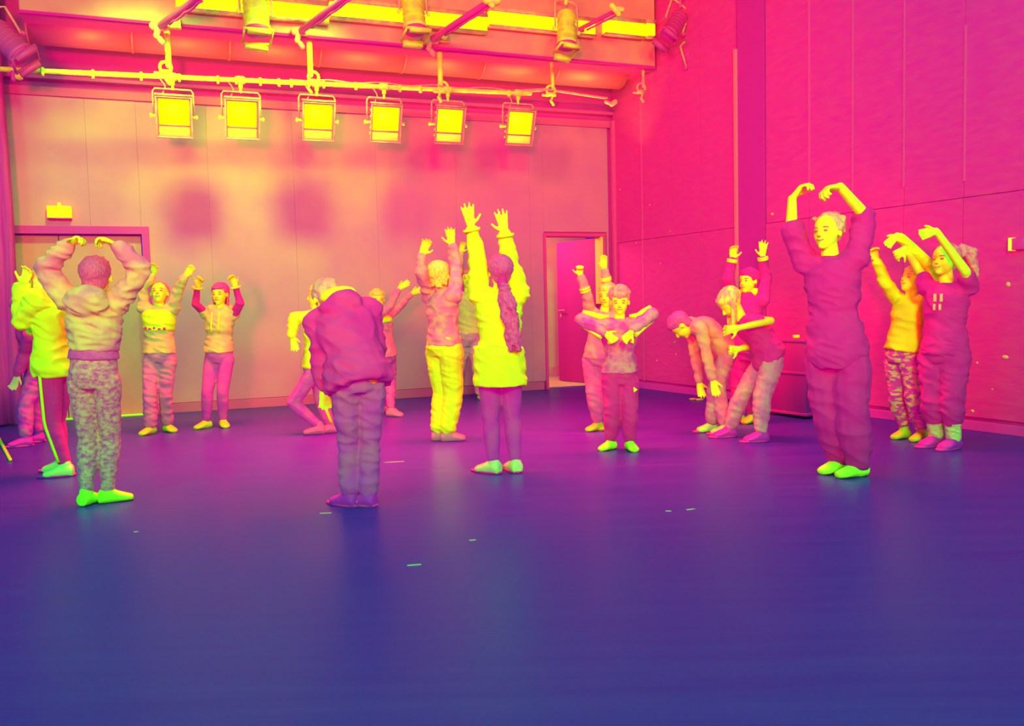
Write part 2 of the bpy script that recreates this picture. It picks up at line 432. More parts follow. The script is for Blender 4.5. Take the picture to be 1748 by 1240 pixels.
# strip lights on the ceiling in front of the duct
SO = 1.12
strips = [((300, 2), (560, 24)), ((562, 22), (830, 38)), ((833, 36), (1014, 46)), ((1030, 47), (1098, 52)), ((1102, 51), (1116, 54))]
for i, ((u0, v0), (u1, v1)) in enumerate(strips):
    a, b_ = bp(u0, v0, SO), bp(u1, v1, SO)
    zz = (a.z + b_.z) / 2; d_ = (b_ - a); d_.z = 0; hl = d_.length / 2; d_.normalize(); c = (a + b_) / 2; c.z = zz; hh_ = .075
    lb = ['long glowing strip light above the duct, leftmost of the row', 'glowing strip light above the duct behind the second hanging spotlight', 'glowing strip light behind the rightmost hanging spotlight', 'short glowing strip light to the right of the slanting pipe', 'stub of a glowing strip light at the right end of the row'][i]
    t = empty('strip_light', c, lb, 'light', None)
    p = MB(); p.box(c, d_ * hl, nb * .04, Z * hh_); p.build('diffuser', STRIPL, t, c, bevel=.01)
    p = MB(); p.box(c - Z * (hh_ + .014), d_ * hl, nb * .06, Z * .012); p.box(c + Z * (hh_ + .02), d_ * hl, nb * .06, Z * .02); p.each('housing', STEELD, t, c)
# lamp bar
BO = .95; ba, bb_ = bp(-40, 116, BO), bp(905, 160, BO)
barz = (bp(430, 137, BO).z)
s0, s1 = (ba - CORNER).dot(tb), (bb_ - CORNER).dot(tb)
bar = empty('lamp_bar', B(4, barz, BO), 'long horizontal steel pipe carrying six flood lamps along the back wall', 'pipe')


def barpt(u, dz=0, off=BO):                                # point on the bar at image column u
    r = bp(u, 120 + u * .046, off); s = (r - CORNER).dot(tb); return V((r.x, r.y, barpt.z(s) + dz))


zA, zB = ba.z, bb_.z
barpt.z = lambda s: zA + (zB - zA) * (s - s0) / (s1 - s0)
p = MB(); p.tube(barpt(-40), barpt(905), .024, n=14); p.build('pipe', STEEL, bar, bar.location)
p = MB(); p.sweep([barpt(u) + Z * (.03 + .012 * math.sin(u * .07)) - nb * -.02 for u in range(500, 900, 20)], .008, 6); p.build('cable', STEELD, bar, bar.location)
for u in (73, 159, 241, 306, 372, 403, 444, 476, 497, 552, 607, 682, 717, 765, 868):
    c = barpt(u); p = MB(); p.tube(c - tb * .012, c + tb * .012, .036, n=12, cap=False); p.box(c - Z * .03 + nb * .02, tb * .012, nb * .015, Z * .02); p.build('collar', STEEL, bar, bar.location)
# far continuation pipe (dim) to the right
pp = empty('side_pipe', barpt(1040), 'thin dim pipe carrying on from the lamp bar to the right wall', 'pipe')
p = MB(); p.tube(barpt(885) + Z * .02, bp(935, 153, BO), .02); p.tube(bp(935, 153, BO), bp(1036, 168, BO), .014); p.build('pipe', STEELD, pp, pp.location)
p = MB(); c = bp(1044, 178, BO); p.tube(c, bp(1050, 174, BO), .03); p.tube(bp(1034, 174, BO), c, .02); p.each('clamp', STEELD, pp, pp.location)
# drop pipes with hook clamps, and slanting pipes above them
drops = [(284, 35, 288, 112, 1), (528, 72, 530, 128, 1), (750, 70, 752, 145, 1), (941, 88, 944, 152, .7), (1098, 105, 1098, 148, .6)]
for i, (u0, v0, u1, v1, k) in enumerate(drops):
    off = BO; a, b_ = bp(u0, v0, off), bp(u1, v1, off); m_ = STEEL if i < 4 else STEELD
    lb = ['bright drop pipe with hook clamp above the first flood lamp', 'drop pipe with hook clamp above the third flood lamp', 'drop pipe with hook clamp above the fifth flood lamp', 'slimmer drop pipe with hook right of the sixth flood lamp', 'dim short drop pipe with hook near the right wall'][i]
    t = empty('drop_pipe', b_, lb, 'pipe')
    p = MB(); p.tube(a + Z * .02, b_, .030 * k, n=12); p.build('pipe', m_, t, b_)
    p = MB(); cc = b_ + tb * -.03 * (1 if i in (1, 2) else -1) - Z * .02
    for j in range(9):
        t0, t1 = math.radians(-60 + 30 * j), math.radians(-30 + 30 * j)
        p.tube(cc + (tb * math.cos(t0) + Z * math.sin(t0)) * .055, cc + (tb * math.cos(t1) + Z * math.sin(t1)) * .055, .016, n=8)
    p.tube(cc - tb * .02 - Z * .06, cc + tb * .10 - Z * .06, .014); p.box(cc - Z * .045, tb * .06, nb * .02, Z * .02)
    p.build('hook_clamp', m_, t, b_)
    p = MB(); p.tube(b_ - Z * .07, b_ - Z * .14 + tb * .03, .012); p.tube(b_ - Z * .14 + tb * .03, b_ - Z * .18, .016); p.build('lever', m_, t, b_)
slants = [((345, -8), (272, 45)), ((600, -12), (512, 54)), ((840, 0), (736, 68)), ((1056, 16), (985, 52))]
for i, ((u1, v1), (u0, v0)) in enumerate(slants):
    a = bp(u0, v0, 1.13); zz = a.z
    b_ = atz(u1, v1, zz + .02)
    t = empty('ceiling_pipe', a, ['dark slanting ceiling pipe left of the first hanging spotlight', 'dark slanting ceiling pipe between the first and second hanging spotlights', 'dark slanting ceiling pipe right of the second hanging spotlight', 'thin dim slanting ceiling pipe right of the third hanging spotlight'][i], 'pipe')
    p = MB(); p.tube(a, b_, .034 if i < 3 else .024, n=12); p.build('pipe', IRON, t, a)
    p = MB(); q0 = a.lerp(b_, .25); q = [q0.lerp(b_, k / 8) + Z * -.05 + nb * .03 * math.sin(k * 2) for k in range(9)]; p.sweep(q, .012, 6); p.build('cable', IRON, t, a)
    p = MB(); p.tube(a - tb * .05, a + tb * .05, .045); p.tube(a - Z * .09 + tb * .03, a + Z * .02, .03); p.tube(a - Z * .12, a - Z * .15 - tb * .02, .028); p.each('clamp', STEELD, t, a)
    if i in (2, 3):
        p = MB(); p.tube(b_ - tb * .04, b_ + tb * .05, .05 if i == 2 else .03); p.tube(b_ - Z * .05, b_ + Z * .03 + tb * .08, .03); p.each('coupler', STEEL, t, a)


def flood(u, vtop, lb):
    bar_c = barpt(u); t = empty('flood_lamp', bar_c, lb, 'lamp', 'flood lamps on the lamp bar')
    sc = 1.0; tilt = math.radians(20)
    n1 = (nb * math.cos(tilt) - Z * math.sin(tilt)).normalized(); up = (Z * math.cos(tilt) + nb * math.sin(tilt)).normalized(); la = tb
    c = bar_c - Z * .40 + nb * .03
    w2, h2 = .155, .185
    # hood: tapered housing, open at the front
    p = MB()
    rg = []
    def rect(cc, a, b2): return [cc + la * a + up * b2, cc - la * a + up * b2, cc - la * a - up * b2, cc + la * a - up * b2]
    b0 = len(p.v); A = rect(c - n1 * .16, w2 * .62, h2 * .5); Bq = rect(c - n1 * .02, w2, h2); C_ = rect(c + n1 * .03, w2 + .012, h2 + .012); D = rect(c + n1 * .03, w2 - .006, h2 - .006); E = rect(c - n1 * .005, w2 - .012, h2 - .012)
    for q in (A, Bq, C_, D, E): p.v += q
    p.f.append((3, 2, 1, 0))
    for k_ in range(4):
        for i_ in range(4):
            j_ = (i_ + 1) % 4; p.f.append((b0 + k_ * 4 + i_, b0 + k_ * 4 + j_, b0 + (k_ + 1) * 4 + j_, b0 + (k_ + 1) * 4 + i_))
    p.build('housing', IRON if False else mat('lamp_housing', (.84, .09, .5), .6), t, bar_c, smooth=False, bevel=.003)
    p = MB(); p.box(c + up * (h2 * .28), la * (w2 - .012), n1 * .004, up * (h2 * .70)); p.build('glass', LAMPW, t, bar_c)
    p = MB(); p.box(c - up * (h2 * .72), la * (w2 - .012), n1 * .004, up * (h2 * .27)); p.build('lower_glass', LAMPL, t, bar_c)
    p = MB(); p.box(c - up * (h2 * .435) + n1 * .01, la * w2, n1 * .006, up * .007); p.build('crossbar', mat('lamp_housing', (0, 0, 0)), t, bar_c)
    p = MB(); fz = c + n1 * .036
    for sgn in (-1, 1): p.tube(fz + la * sgn * (w2 + .01) - up * (h2 + .01), fz + la * sgn * (w2 + .01) + up * (h2 + .02), .008, n=6); p.tube(fz - la * (w2 + .012) + up * sgn * (h2 + .01), fz + la * (w2 + .012) + up * sgn * (h2 + .01), .008, n=6)
    p.box(fz + up * (h2 + .03) - n1 * .02, la * (w2 + .02), n1 * .03, up * .008)
    p.each('frame_bar', STEELD, t, bar_c)
    yk = MB(); pv = c - n1 * .05; top = bar_c - Z * .12
    yk.sweep([pv + la * (w2 + .035), V((0, 0, 0)) + top + la * (w2 + .035) - Z * .03, top + la * (w2 + .015), top - la * (w2 + .015), top - la * (w2 + .035) - Z * .03, pv - la * (w2 + .035)], .009, 6)
    yk.build('yoke', STEELD, t, bar_c)
    p = MB()
    for sgn in (-1, 1): p.tube(pv + la * sgn * (w2 + .0), pv + la * sgn * (w2 + .055), .012); p.ell(pv + la * sgn * (w2 + .06), la * .014, up * .022, n1 * .022, 8, 4)
    p.each('knob', STEEL, t, bar_c)
    p = MB(); p.tube(bar_c - Z * .03, top, .014); p.tube(bar_c - la * .02, bar_c + la * .02, .042, n=12); p.box(bar_c - Z * .06, la * .02, nb * .02, Z * .02); p.each('hook_clamp', STEEL, t, bar_c)
    p = MB(); q = [c - n1 * .14 + up * .08, c - n1 * .12 + up * .2 + la * .12, top - la * -.05 + Z * .02 - nb * .03, bar_c + la * .12 - Z * .02, bar_c + la * .14 + Z * .01]
    pts = [];
    for i in range(len(q) - 1):
        for k_ in range(4): pts.append(q[i].lerp(q[i + 1], k_ / 4))
    for _ in range(3): pts = [pts[0]] + [(pts[i - 1] + pts[i] + pts[i + 1]) / 3 for i in range(1, len(pts) - 1)] + [pts[-1]]
    p.sweep(pts, .007, 6); p.build('cable', STEELD, t, bar_c)
    p = MB()
    for k_ in range(5): p.box(c - n1 * (.03) + la * (w2 + .006) + up * (h2 * (.7 - .33 * k_)), la * .004, n1 * .01, up * .012)
    p.each('vent_slot', STEEL, t, bar_c)


for u, o_ in ((294, 'leftmost flood lamp on the bar, above the double door side'), (410, 'second flood lamp from the left on the bar'), (540, 'third flood lamp from the left, under the second drop pipe'), (655, 'fourth flood lamp from the left on the bar'),
              (764, 'fifth flood lamp from the left, above the girl with both arms straight up'), (884, 'rightmost flood lamp at the right end of the bar')): flood(u, 0, o_)


def spot_fixture(u, v, off, lb, L=.34, r=.115, tiltx=0.0, m_=None, hang=True):
    c = bp(u, v, off); t = empty('spotlight', c, lb, 'lamp', None); m_ = m_ or STEEL
    d = (-Z + tb * tiltx + nb * .25).normalized(); a = (tb - d * tb.dot(d)).normalized(); b_ = d.cross(a)
    p = MB(); p.loft([(c - d * L * .55, a * r * .75, b_ * r * .75), (c - d * L * .5, a * r * .95, b_ * r * .95), (c + d * L * .35, a * r, b_ * r), (c + d * L * .36, a * r * 1.06, b_ * r * 1.06), (c + d * L * .45, a * r * 1.06, b_ * r * 1.06)], 20); p.build('body', m_, t, c)
    p = MB()
    for i in range(5): p.tube(c - d * (L * (.4 - .14 * i)), c - d * (L * (.4 - .14 * i) - .01), r * 1.03, n=20, cap=False)
    p.each('cooling_fin', m_, t, c)
    p = MB(); p.loft([(c + d * L * .45, a * r * 1.08, b_ * r * 1.08), (c + d * L * .52, a * r * .9, b_ * r * .9)], 20); p.build('lens_ring', IRON, t, c)
    p = MB(); e = c + d * (L * .6)
    for sgn in (-1, 1):
        p.box(e + a * sgn * r * 1.1, a * .008, b_ * r * 1.1, d * .012); p.box(e + b_ * sgn * r * 1.1, a * r * 1.15, b_ * .008, d * .012)
        p.box(e + d * .03 + b_ * sgn * r * 1.25, a * r * .9, b_ * .03, d * .02)
    p.each('frame_bar', m_, t, c)
    p = MB(); tp = c - d * (L * .55) + Z * .10
    p.sweep([c + a * (r + .03), tp + a * (r + .03), tp + a * r * .7 + Z * .03, tp - a * r * .7 + Z * .03, tp - a * (r + .03), c - a * (r + .03)], .012, 6); p.build('yoke', STEELD, t, c)
    p = MB(); p.tube(tp, tp + Z * .12, .02); p.tube(tp + Z * .12 - a * .04, tp + Z * .12 + a * .04, .035); p.each('clamp', m_, t, c)
    p = MB(); p.ell(c + a * (r + .045), a * .02, b_ * .025, d * .025, 8, 4); p.ell(c - a * (r + .045), a * .02, b_ * .025, d * .025, 8, 4); p.each('knob', m_, t, c)
    return t


spot_fixture(437, 22, 1.45, 'bright can spotlight hanging at the top, leftmost of three', L=.42, r=.12)
spot_fixture(706, 22, 1.45, 'bright can spotlight hanging at the top middle, second of three', L=.42, r=.115)
spot_fixture(967, 52, 1.45, 'bright can spotlight hanging at the top, rightmost of three', L=.40, r=.105, tiltx=.12)
spot_fixture(14, 72, 1.35, 'dim spotlight in the top left corner beside the drape', L=.34, r=.11, tiltx=-.9, m_=mat('dim_can', (.84, .05, .55), .6))
spot_fixture(1150, 45, 1.6, 'dark unlit spotlight high in the right rear corner, upper one', L=.34, r=.10, tiltx=.8, m_=mat('dark_can', (.84, .022, .6), .6))
spot_fixture(1184, 112, 1.6, 'dark unlit spotlight high in the right rear corner, lower one', L=.30, r=.08, tiltx=-.4, m_=mat('dark_can', (0, 0, 0)))
for u, v, lb in ((299, 38, 'small square junction box beside the leftmost drop pipe'), (758, 62, 'small round fitting beside the middle drop pipe')):
    c = bp(u, v, 1.1); t = empty('junction_box', c, lb, 'fitting')
    p = MB()
    if u < 500: p.box(c, tb * .05, nb * .03, Z * .05)
    else: p.ell(c, tb * .045, nb * .045, Z * .05)
    p.build('box', STEEL, t, c, bevel=.004)
    p = MB(); p.box(c - Z * .055, tb * .055, nb * .035, Z * .008); p.build('lip', STEELD, t, c)
c = barpt(22); t = empty('bar_hanger', c, 'cluster of clamps where the lamp bar meets the drape', 'clamp')
p = MB(); p.tube(c - Z * .09, c + Z * .13, .022); p.build('stem', IRON, t, c)
p = MB(); p.ell(c + Z * .11 + tb * -.05, tb * .04, nb * .03, Z * .03); p.ell(c - Z * .06 - tb * .05, tb * .04, nb * .03, Z * .035); p.ell(c + Z * .16 + tb * .02, tb * .025, nb * .03, Z * .04); p.each('clamp', STEEL, t, c)
# wall glow: unseen lime spots added near the ceiling to brighten the back wall
lamp('lime_wall_wash', 'SPOT', B(bs(250, 300), 4.3, 2.3), B(bs(270, 300), 2.15, 0), (.10, 1, 0), 900, spot_size=math.radians(72), spot_blend=.7, shadow_soft_size=.2)
lamp('lime_wall_wash', 'SPOT', B(bs(520, 300), 4.3, 2.3), B(bs(470, 300), 2.15, 0), (.10, 1, 0), 900, spot_size=math.radians(72), spot_blend=.7, shadow_soft_size=.2)
du = lamp('duct_fill', 'AREA', B(3.2, 2.9, .84), B(3.2, 4.0, .60), (.3, 1, 0), 75, shape='RECTANGLE', size=6.2, size_y=.05, spread=math.radians(100))  # unseen lime light added in mid-air to brighten the duct's lower edge
dz_ = (B(3.2, 2.9, .84) - B(3.2, 4.0, .60)).normalized(); mm = Matrix((tb, dz_.cross(tb), dz_)).transposed().to_4x4(); mm.translation = B(3.2, 2.9, .84); du.matrix_world = mm
lamp('pink_wall_wash', 'SPOT', B(bs(560, 300), 3.0, 6.4), B(bs(560, 330), 3.2, 0), (1, .0, .12), 110, spot_size=math.radians(110), spot_blend=1.0, shadow_soft_size=.5)  # unseen red fill added for the back wall

# ------------------------------------------------------------------ floor furniture
g = ground(1368, 709); t = empty('flight_case', (g.x, g.y, 0), 'dark upright equipment case by the right wall behind the instructor', 'case')
wc, hcse = .23, .735
p = MB(); p.box(g + Z * (hcse / 2 + .02) - nr * .0 + tb * 0, tr * .25, nr * .2, Z * (hcse / 2 - .02)); p.build('body', mat('case_vinyl', (.50, .008, .50), .7), t, (g.x, g.y, 0), bevel=.012)
for z in (.04, .42, .72):
    p = MB(); p.box(g + Z * z, tr * .255, nr * .205, Z * .014); p.build('edge_strip', mat('case_edge', (.55, .015, .5), .6), t, (g.x, g.y, 0), bevel=.004)
p = MB(); c = at(1359, 575, g.y - .0); p.box(V((c.x, c.y, hcse + .018)), X * .028, Y_ * .02, Z * .014); q = p.build('tape_roll', mat('tape', (.9, .9, .02)), None, V((c.x, c.y, hcse + .004)), bevel=.004); tag(q, 'tiny bright tape box lying on top of the dark equipment case', 'tape')
# tangled cables by the case
random.seed(9)
c0 = ground(1316, 704)
pts = [];
for i in range(90):
    a = i * .42; rr = .10 + .05 * math.sin(i * .31)
    pts.append(V((c0.x + math.cos(a) * rr + i * .0012, c0.y + math.sin(a) * rr * .8, .012 + .16 * abs(math.sin(i * .23)) * (i % 30) / 30)))
p = MB(); p.sweep(pts, .008, 6); q = p.build('cable_coil', mat('cable_pale', (.85, .3, .4), .6), None, (c0.x, c0.y, 0)); tag(q, 'loose coil of pale cable on the floor left of the dark case', 'cable')
pa = [ground(1330, 707), ground(1345, 708), ground(1380, 713), ground(1420, 716)]
p = MB(); p.sweep([v + Z * .008 for v in pa], .007, 6); q = p.build('floor_cable', mat('cable_pale', (0, 0, 0)), None, pa[0]); tag(q, 'thin cable running along the floor in front of the dark case', 'cable')
pa = [ground(1500, 713), ground(1560, 720), ground(1640, 738), ground(1748, 749)]
c1 = ground(1182, 683)
p = MB(); p.box(c1 + Z * .01, X * .035, Y_ * .03, Z * .008); p.box(c1 + X * .06 + Z * .012 - Y_ * .08, X * .04, Y_ * .025, Z * .01)
q = p.build('floor_scraps', mat('scrap', (.6, .6, .15)), None, c1); tag(q, 'scraps of pale card on the floor by the right wall, behind the bending child', 'scrap'); q['kind'] = 'stuff'
# slim rod at the left
a, b_ = ground(-14, 728), ground(18, 788)
p = MB(); p.tube(a + Z * .012, b_ + Z * .012, .013, n=10); q = p.build('rod', SOCK, None, a); tag(q, 'bright thin rod lying on the floor at the left edge', 'rod')
for i, (u0, v0, u1, v1, lb) in enumerate(((656, 790, 690, 788, 'long pale tape mark on the floor right of the boy in jeans'), (801, 923, 812, 922, 'small tape mark on the open floor below the long-haired girl'),
    (695, 966, 719, 964, 'faint tape mark nearest the camera'), (1136, 873, 1146, 873, 'left of two small tape marks on the floor right of centre'), (1172, 871, 1186, 869, 'right of two small tape marks on the floor right of centre'), (546, 877, 566, 876, 'short tape mark on the floor left of the boy in jeans'), (228, 909, 236, 908, 'dot of tape on the floor in front of the hoodie girl'))):
    a, b_ = ground(u0, v0), ground(u1, v1); d_ = (b_ - a); hl = d_.length / 2; d_.normalize()
    p = MB(); p.box((a + b_) / 2 + Z * .0008, d_ * hl, d_.cross(Z) * .008, Z * .0008); q = p.build('tape_mark', mat('floor_tape', (.35, .55, .4), .6), None, (a + b_) / 2); tag(q, lb, 'tape')

# ------------------------------------------------------------------ people
def frame(phi):
    a = math.radians(phi); return V((math.sin(a), -math.cos(a), 0)), V((math.cos(a), math.sin(a), 0))   # forward, left
def ik(a, b, l1, l2, pole):
    d = b - a; L = min(d.length, (l1 + l2) * .999); dn = d.normalized()
    x = (l1 * l1 - l2 * l2 + L * L) / (2 * L); h = math.sqrt(max(l1 * l1 - x * x, 1e-6))
    pl_ = (pole - dn * pole.dot(dn)).normalized()
    return a + dn * (x * d.length / L) + pl_ * h


def hand(mb, W, tip, H, n_dir, curl=.35, spread=1.0, side=1, fist=False, rf=1.0):
    d = tip - W; LH = .112 * H; d.normalize()
    s = d.cross(n_dir).normalized() * side; n = s.cross(d).normalized()
    if n.dot(n_dir) < 0: n = -n
    pw, pt, pL = .0245 * H, .0105 * H, .52 * LH
    K = W + d * pL
    R_ = [(W - d * .01, s * .017 * H, n * .013 * H), (W + d * pL * .3, s * pw * .8, n * pt * 1.15), (W + d * pL * .7, s * pw, n * pt), (K, s * pw * .98, n * pt * .9), (K + d * .006, s * pw * .85, n * pt * .6)]
    mb.loft(R_, 12)
    fr = .0066 * H * rf
    for i, (o, L) in enumerate(((-.78, .82), (-.27, 1), (.26, .95), (.78, .76))):
        p = K + s * pw * o - d * .006; fd = (d + s * o * .22 * spread).normalized(); L_ = .50 * LH * L; c = curl * (1 + .12 * i)
        q = p
        for k, (seg, rr) in enumerate(((.45, 1), (.30, .92), (.25, .82))):
            a = c * (k + .6) * (1.9 if fist else 1); dd = (fd * math.cos(a) + n * math.sin(a)).normalized()
            e = q + dd * L_ * seg; mb.tube(q, e, fr * rr, fr * rr * .94, n=8); q = e
    b = W + d * pL * .28 - s * pw * .6; td = (d * .62 - s * .75 * spread + n * .3).normalized(); e = b + td * .26 * LH
    mb.tube(b, e, fr * 1.25, fr * 1.1, n=8); mb.tube(e, e + (td + d * .5 + n * curl * .4).normalized() * .2 * LH, fr * 1.08, fr * .9, n=8)


def person(label, H, phi, soles, pelvis, neck, head, hyaw, hpitch, armL, armR, top, bottom, feet, hair='short', hmat=None, toes=None, group=None,
           pelY=0, neckY=0, headY=0, hroll=0, vox=.0075, face=True, adult=False, fdir=None, knee=1.0, raised=(1, 1), build=1.0, bend=0.0, sk=None, legL=None, legR=None):
    sk = sk or SKIN
    F, L = frame(phi)
    if feet[0] is None: fts = None
    g = [ground(*s) for s in soles]; Yb = (g[0].y + g[1].y) / 2
    base = (g[0] + g[1]) / 2; base.z = 0
    P = at(*pelvis, Yb + pelY); N = at(*neck, Yb + neckY); Hd = at(*head, Yb + headY)
    up = (N - P).normalized()
    Lt = (L - up * L.dot(up)).normalized(); Ft = Lt.cross(up).normalized()
    if Ft.dot(F) < 0 and abs(up.z) > .5: Ft = -Ft
    TL = (N - P).length
    prof = [(-.16, .074, .062), (-.02, .092, .075), (.2, .086, .066), (.42, .074, .058), (.68, .088, .064), (.86, .088, .058), (.95, .060, .044), (1.0, .036, .036)]
    bw = build

    def spine(t):
        return P + (N - P) * t + Ft * (-bend * math.sin(math.pi * min(max(t, 0), 1))) * H if t > 0 else P + (up * .5 + Z * .5) * (TL * t)

    def torso(mb, t0, t1, m, flare=0, tmul=1.0):
        rs_ = []; ts = sorted({t0, t1} | {p_[0] for p_ in prof if t0 < p_[0] < t1})
        for t in ts:
            a = np.interp(t, [p_[0] for p_ in prof], [p_[1] for p_ in prof]); b = np.interp(t, [p_[0] for p_ in prof], [p_[2] for p_ in prof])
            ex = flare * max(0, .4 - t)
            rs_.append((spine(t), Lt * (a * H * bw + m + ex), Ft * (b * H * bw + m + ex)))
        mb.loft(rs_, 20)
    # limbs
    arms = []
    for sd, arm, rz_ in ((1, armL, raised[0]), (-1, armR, raised[1])):
        S = P + (N - P) * (.90 + .07 * rz_) + Lt * sd * (.098 if rz_ else .104) * H * bw + Ft * (-bend * .25) * H
        if arm is None: arms.append(None); continue
        e, w_, tp = arm['p']
        E = at(e[0], e[1], Yb + e[2]); W = at(w_[0], w_[1], Yb + w_[2]); T = at(tp[0], tp[1], Yb + tp[2])
        arms.append((S, E, W, T, arm, sd))
    legs = []
    for i, sd in ((0, 1), (1, -1)):
        G = g[i].copy(); G.z = 0; ov = (legL, legR)[i]
        if ov and 'z' in ov: G.z = ov['z']
        fd = frame(fdir[i] if fdir else phi)[0]
        A = G + Z * .048 * H
        hip = P + Lt * sd * .050 * H * bw - Z * .03 * H
        pole = F if not ov or 'pole' not in ov else frame(ov['pole'])[0]
        l12 = (.245 * H, .225 * H); ds_ = (hip - A).length
        if not (ov and 'pole' in ov) and ds_ > .36 * H: k_ = min(1, ds_ * 1.012 / sum(l12)); l12 = (l12[0] * k_, l12[1] * k_)
        K = ik(hip, A, l12[0], l12[1], pole)
        legs.append((hip, K, A, fd))
    body = MB()
    torso(body, -.16, 1.0, 0)
    # neck and head
    hh = H / (7.2 if adult else 6.5)
    hF, hL = frame(hyaw); hU = Z.copy()
    q = Matrix.Rotation(math.radians(hpitch), 3, hL); hF = q @ hF; hU = q @ hU
    if hroll: q = Matrix.Rotation(math.radians(hroll), 3, hF); hL = q @ hL; hU = q @ hU
    c = Hd
    body.tube(N - up * .03, c - hU * hh * .22 - hF * hh * .06, .034 * H, .030 * H, cap=True)
    hd = body
    hd.ell(c + hU * hh * .10 - hF * hh * .07, hL * hh * .355, hF * hh * .43, hU * hh * .395, 18, 12)
    hd.ell(c - hU * hh * .14 + hF * hh * .07, hL * hh * .275, hF * hh * .31, hU * hh * .355, 16, 10)
    hd.ell(c - hU * hh * .40 + hF * hh * .24, hL * hh * .12, hF * hh * .11, hU * hh * .09, 10, 6)
    hd.tube(c + hF * hh * .36 + hU * hh * .02, c + hF * hh * .43 - hU * hh * .10, hh * .035, hh * .06, n=8)
    for sd in (1, -1):
        hd.ell(c + hL * sd * hh * .365 - hU * hh * .06 - hF * hh * .04, hL * hh * .035, hF * hh * .07, hU * hh * .11, 8, 6)
        hd.ell(c + hL * sd * hh * .13 + hF * hh * .25 - hU * hh * .16, hL * hh * .10, hF * hh * .10, hU * hh * .10, 8, 6)
    hd.ell(c + hF * hh * .335 - hU * hh * .245, hL * hh * .10, hF * hh * .045, hU * hh * .04, 8, 6)
    for a in arms:
        if a is None: continue
        S, E, W, T, arm, sd = a
        body.tube(S, E, .030 * H, .023 * H); body.tube(E, W, .0235 * H, .0165 * H)
        nd = arm.get('n'); nd = V(nd) if nd else V((0, -1, 0))
        hand(body, W, T, H, nd, arm.get('curl', .35), arm.get('spread', 1.0), arm.get('s', 1), arm.get('fist', False))
    for i, (hip, K, A, fd) in enumerate(legs):
        body.tube(hip, K, .049 * H, .032 * H); mid_ = K.lerp(A, .3) - fd * .006 * H
        body.tube(K, mid_, .031 * H, .033 * H); body.tube(mid_, A, .032 * H, .019 * H)
        foot(body, A, fd, H, 1.0)
    o = body.solid('person', sk, vox, None, base, smooth=2, zmin=max(0, 0.001))
    tag(o, label, 'person', group)
    # clothes
    if bottom:
        b = MB(); m_ = bottom.get('m', .012); ln_ = bottom.get('len', .92); m_ = max(m_, .010)
        torso(b, -.17, bottom.get('t', .14), m_ * .7)
        for hip, K, A, fd in legs:
            if ln_ > .5:
                k = (ln_ - .5) * 2; E = K.lerp(A, k); fl = bottom.get('flare', 0)
                b.tube(hip, K, .050 * H + m_, .033 * H + m_); b.tube(K, K.lerp(A, .3), .033 * H + m_, .034 * H + m_); b.tube(K.lerp(A, .3), E, .034 * H + m_, .021 * H + (m_ + fl) * bottom.get('cuff', 1) + .008 * (1 - k) * H, cap=True)
                if bottom.get('scrunch'):
                    for j in range(bottom['scrunch']):
                        cc = E.lerp(K, .06 + .11 * j); dd = (K - A).normalized(); b.tube(cc - dd * .008, cc + dd * .008, .028 * H + m_ + .006 + .004 * (j % 2))
            else:
                b.tube(hip, hip.lerp(K, ln_ * 2), .056 * H + m_, .05 * H + m_)
        ob = b.solid(bottom.get('name', 'trousers'), bottom['mat'], max(vox * 1.25, .009), o, base, smooth=3, disp=bottom.get('disp', .012), dscale=bottom.get('ds', .06), zmin=.012)
        if bottom.get('label'): ob['label'] = bottom['label']
        if 'stripe' in bottom:
            for i, (hip, K, A, fd) in enumerate(legs):
                if i not in bottom.get('sides', (0, 1)): continue
                sd = 1 if i == 0 else -1
                lat = (frame(bottom['stripe_dir'])[0] if 'stripe_dir' in bottom else Lt * sd)
                p = MB(); R_ = []
                for t in np.linspace(0, 1, 12):
                    cc = hip.lerp(K, t * 2) if t < .5 else K.lerp(A, (t - .5) * 2 * .88)
                    rr = np.interp(t, [0, .5, 1], [.050, .033, .023]) * H + m_ * 1.25
                    R_.append((cc + lat * rr, lat.cross(Z).normalized() * .014, lat * .006))
                p.loft(R_, 8); so = p.build('side_stripe', bottom['stripe'], ob, base); 
        if 'patch' in bottom:
            hip, K, A, fd = legs[bottom['patch'][0]]; cc = hip.lerp(K, .28) + F * (.055 * H + m_) + Lt * .03 * (1 if bottom['patch'][0] == 0 else -1)
            p = MB(); p.loft([(cc, Lt * .022, Z * .026), (cc + F * .012, Lt * .018, Z * .022)], 3); p.build('badge', WHITE, ob, base)
    if top:
        b = MB(); m_ = top.get('m', .014); fl = top.get('flare', 0)
        if top.get('skirt'):
            sk_ = top['skirt']; R_ = []
            for t in np.linspace(-sk_, .1, 6): 
                cc = P + Z * (t * H); R_.append((cc, Lt * (.098 * H + m_ + .10 * (.1 - t) * H * .5), Ft * (.080 * H + m_ + .08 * (.1 - t) * H * .5)))
            b.loft(R_, 20)
        torso(b, top.get('t', -.05), .975, m_, fl)
        torso(b, .93, 1.02, m_ * .3)
        for a in arms:
            if a is None: continue
            S, E, W, T, arm, sd = a; sl = top.get('sleeve', .96); sm = top.get('sm', m_)
            b.tube(P + (N - P) * .9 + Lt * sd * .05 * H, S, .036 * H + sm, .034 * H + sm)
            if sl > .5:
                k = (sl - .5) * 2; b.tube(S, E, .032 * H + sm, .026 * H + sm); b.tube(E, E.lerp(W, k), .0265 * H + sm, .019 * H + sm * .8)
            else: b.tube(S, S.lerp(E, sl * 2), .032 * H + sm, .028 * H + sm)
